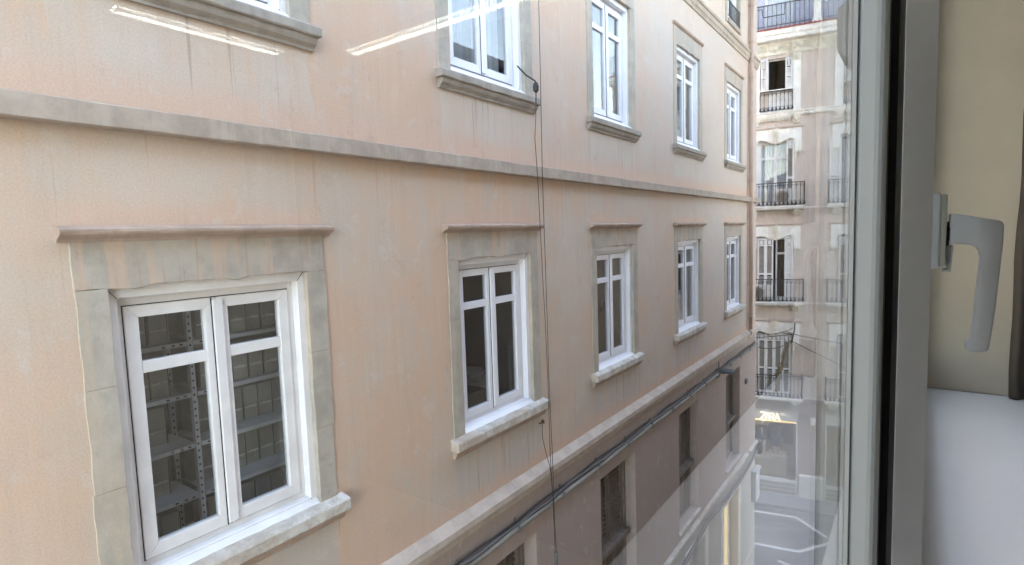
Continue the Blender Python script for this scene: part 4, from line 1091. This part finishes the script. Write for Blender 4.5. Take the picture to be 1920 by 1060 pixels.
# opening sash with the handle
so = ring(MB(), .445, WY1-.03, -.50, 1.16, .095, -.0076, .0083); so.loft([[(.40, -.0076, z), (.445, .0083, z), (.445, -.0076, z)] for z in (-.50, 1.16)]); so.map(lambda a, b, c: (b, a, c)).build('sash', M['sill'], OW, .0016, False, 3)
so = ring(MB(), .56, WY1-.04, -.49, 1.15, .10, -.045, -.0079); so.map(lambda a, b, c: (b, a, c)).build('sash_core', M['frame'], OW)
MB().box(-.026, -.022, .64, WY1-.13, -.40, 1.06).build('pane', M['pane'], OW)
fo = MB(); fo.box(-.05, .006, WY1-.029, WY1-.013, -.53, 1.18); fo.box(-.05, -.006, .41, WY1-.029, -.53, -.501); fo.box(-.05, -.006, .41, WY1-.029, 1.161, 1.185)
fo.build('outer_frame', M['frame'], OW)
HY = .62
h = MB().box(.0084, .0168, HY-.016, HY+.016, -.0415, .0235).build('handle', M['handle'], OW, .0018, False, 3); ORG[h.name] = ORG[OW.name]
MB().box(.0168, .0212, HY-.0145, HY+.0145, -.040, .022).build('base_cover', simple('olive_grey_cover', (.30, .30, .24), .5, .05), h, .0012)
MB().tube([(.0205, HY, -.0118), (.0235, HY, -.0118)], .0105, 16).build('spindle', M['hole'], h)
MB().loft([[(.0212, y, -.022), (.0265, y, -.022), (.0255, y, -.0455), (.0195, y, -.0455), (.0195, y, -.0425), (.0225, y, -.0425)] for y in (HY-.006, HY+.006)]).build('lock_tab', M['handle'], h, .001)
# lever profile in x-z, extruded along y and rounded
prof = [(.0232, .0055), (.030, .0045), (.045, .0008), (.0545, -.0012), (.0578, -.0030), (.0588, -.0065), (.0586, -.02), (.0572, -.045), (.0555, -.075), (.0535, -.098), (.0520, -.1105), (.0505, -.1125), (.044, -.1135), (.0385, -.1130), (.0365, -.1105), (.0368, -.1065), (.0395, -.1035), (.0408, -.1005), (.0410, -.094), (.0424, -.07), (.0440, -.045), (.0448, -.034), (.0440, -.0275), (.0415, -.0235), (.0375, -.0215), (.030, -.0208), (.0245, -.0205), (.0232, -.0195)]
MB().loft([[(x, y, z) for x, z in prof] for y in (HY-.010, HY+.010)]).build('lever', M['handle'], h, .0032, True, 4)

# dark curtain edge at the far end of the sill
n = 24; pts = []
for k in range(n+1):
    t = k/n; pts.append((.237+.16*t, 2.15-.012*math.sin(t*20)))
rings = []
for j in range(22):
    z = -.529+j*(1.70)/21
    rings.append([(x+(.004*math.sin(z*5)+.002*math.sin(z*17)), y, z) for x, y in pts]+[(x+(.004*math.sin(z*5)+.002*math.sin(z*17)), y+.02, z) for x, y in reversed(pts)])
tag(MB().loft(rings).build('curtain', M['brown'], None, 0, True), 'dark brown curtain edge standing at the far end of the white sill', 'curtain')

for k, lab in enumerate(('nearest the window', 'second from the window', 'third from the window', 'fourth from the window', 'farthest from the window')):  # added row, seen only in the glass, keeps the reflected background dark
    q = .36+k*.575
    wd = thing('backdrop', (q+.28, 2.5, -1.5), 'dark brown wardrobe added to darken the reflection, ' + lab, 'backdrop', 'wardrobes added to darken the reflection')
    MB().box(q, q+.57, 2.17, 2.88, -1.5, 1.0).build('backdrop_body', M['brown'], wd, .004)
    for x0 in (q+.004, q+.288): MB().box(x0, x0+.279, 2.15, 2.169, -1.42, .97).build('backdrop_door', M['brown'], wd, .003)
    for x0 in (q+.25, q+.32): MB().tube([(x0, 2.15, -.2), (x0, 2.12, -.2), (x0, 2.12, -.05), (x0, 2.15, -.05)], .006, 6).build('door_handle', M['iron'], wd)
# fluorescent ceiling lights, mirrored in the glass
def ceiling_light(c, L, along, label):
    t = thing('ceiling_light', (c[0], c[1], 1.55), label, 'ceiling light', 'louvred ceiling lights in the room')
    def mp(a, b, z): return (c[0]+b, c[1]+a, z) if along == 'y' else (c[0]+a, c[1]+b, z)
    hw = .062
    m_ = MB(); m_.box(-L/2, L/2, -hw, hw, 1.535, 1.549)
    for s in (-1, 1): m_.box(-L/2, L/2, s*hw-.006, s*hw+.006, 1.478, 1.535)
    for s in (-1, 1): m_.box(s*L/2-.006, s*L/2+.006, -hw, hw, 1.478, 1.535)
    m_.map(mp).build('housing', M['lampw'], t)
    MB().tube([(-L/2+.02, 0, 1.505), (L/2-.02, 0, 1.505)], .018, 10).map(mp).build('tube', M['tube'], t, smooth=True)
    m_ = MB(); n = int(L/.032)
    for k in range(n): m_.box(-L/2+.02+k*.032, -L/2+.023+k*.032, -hw+.007, hw-.007, 1.456, 1.484)
    m_.map(mp).build('louvre', M['alu'], t)
    for s in (-.034, .034): MB().box(-L/2+.01, L/2-.01, s-.002, s+.002, 1.455, 1.49).map(mp).build('reflector', M['alu'], t)
ceiling_light((4.03, 2.06), 1.14, 'y', 'louvred fluorescent ceiling light running parallel to the window wall')
ceiling_light((2.28, 2.99), 2.7, 'x', 'louvred fluorescent ceiling light running away from the window wall')
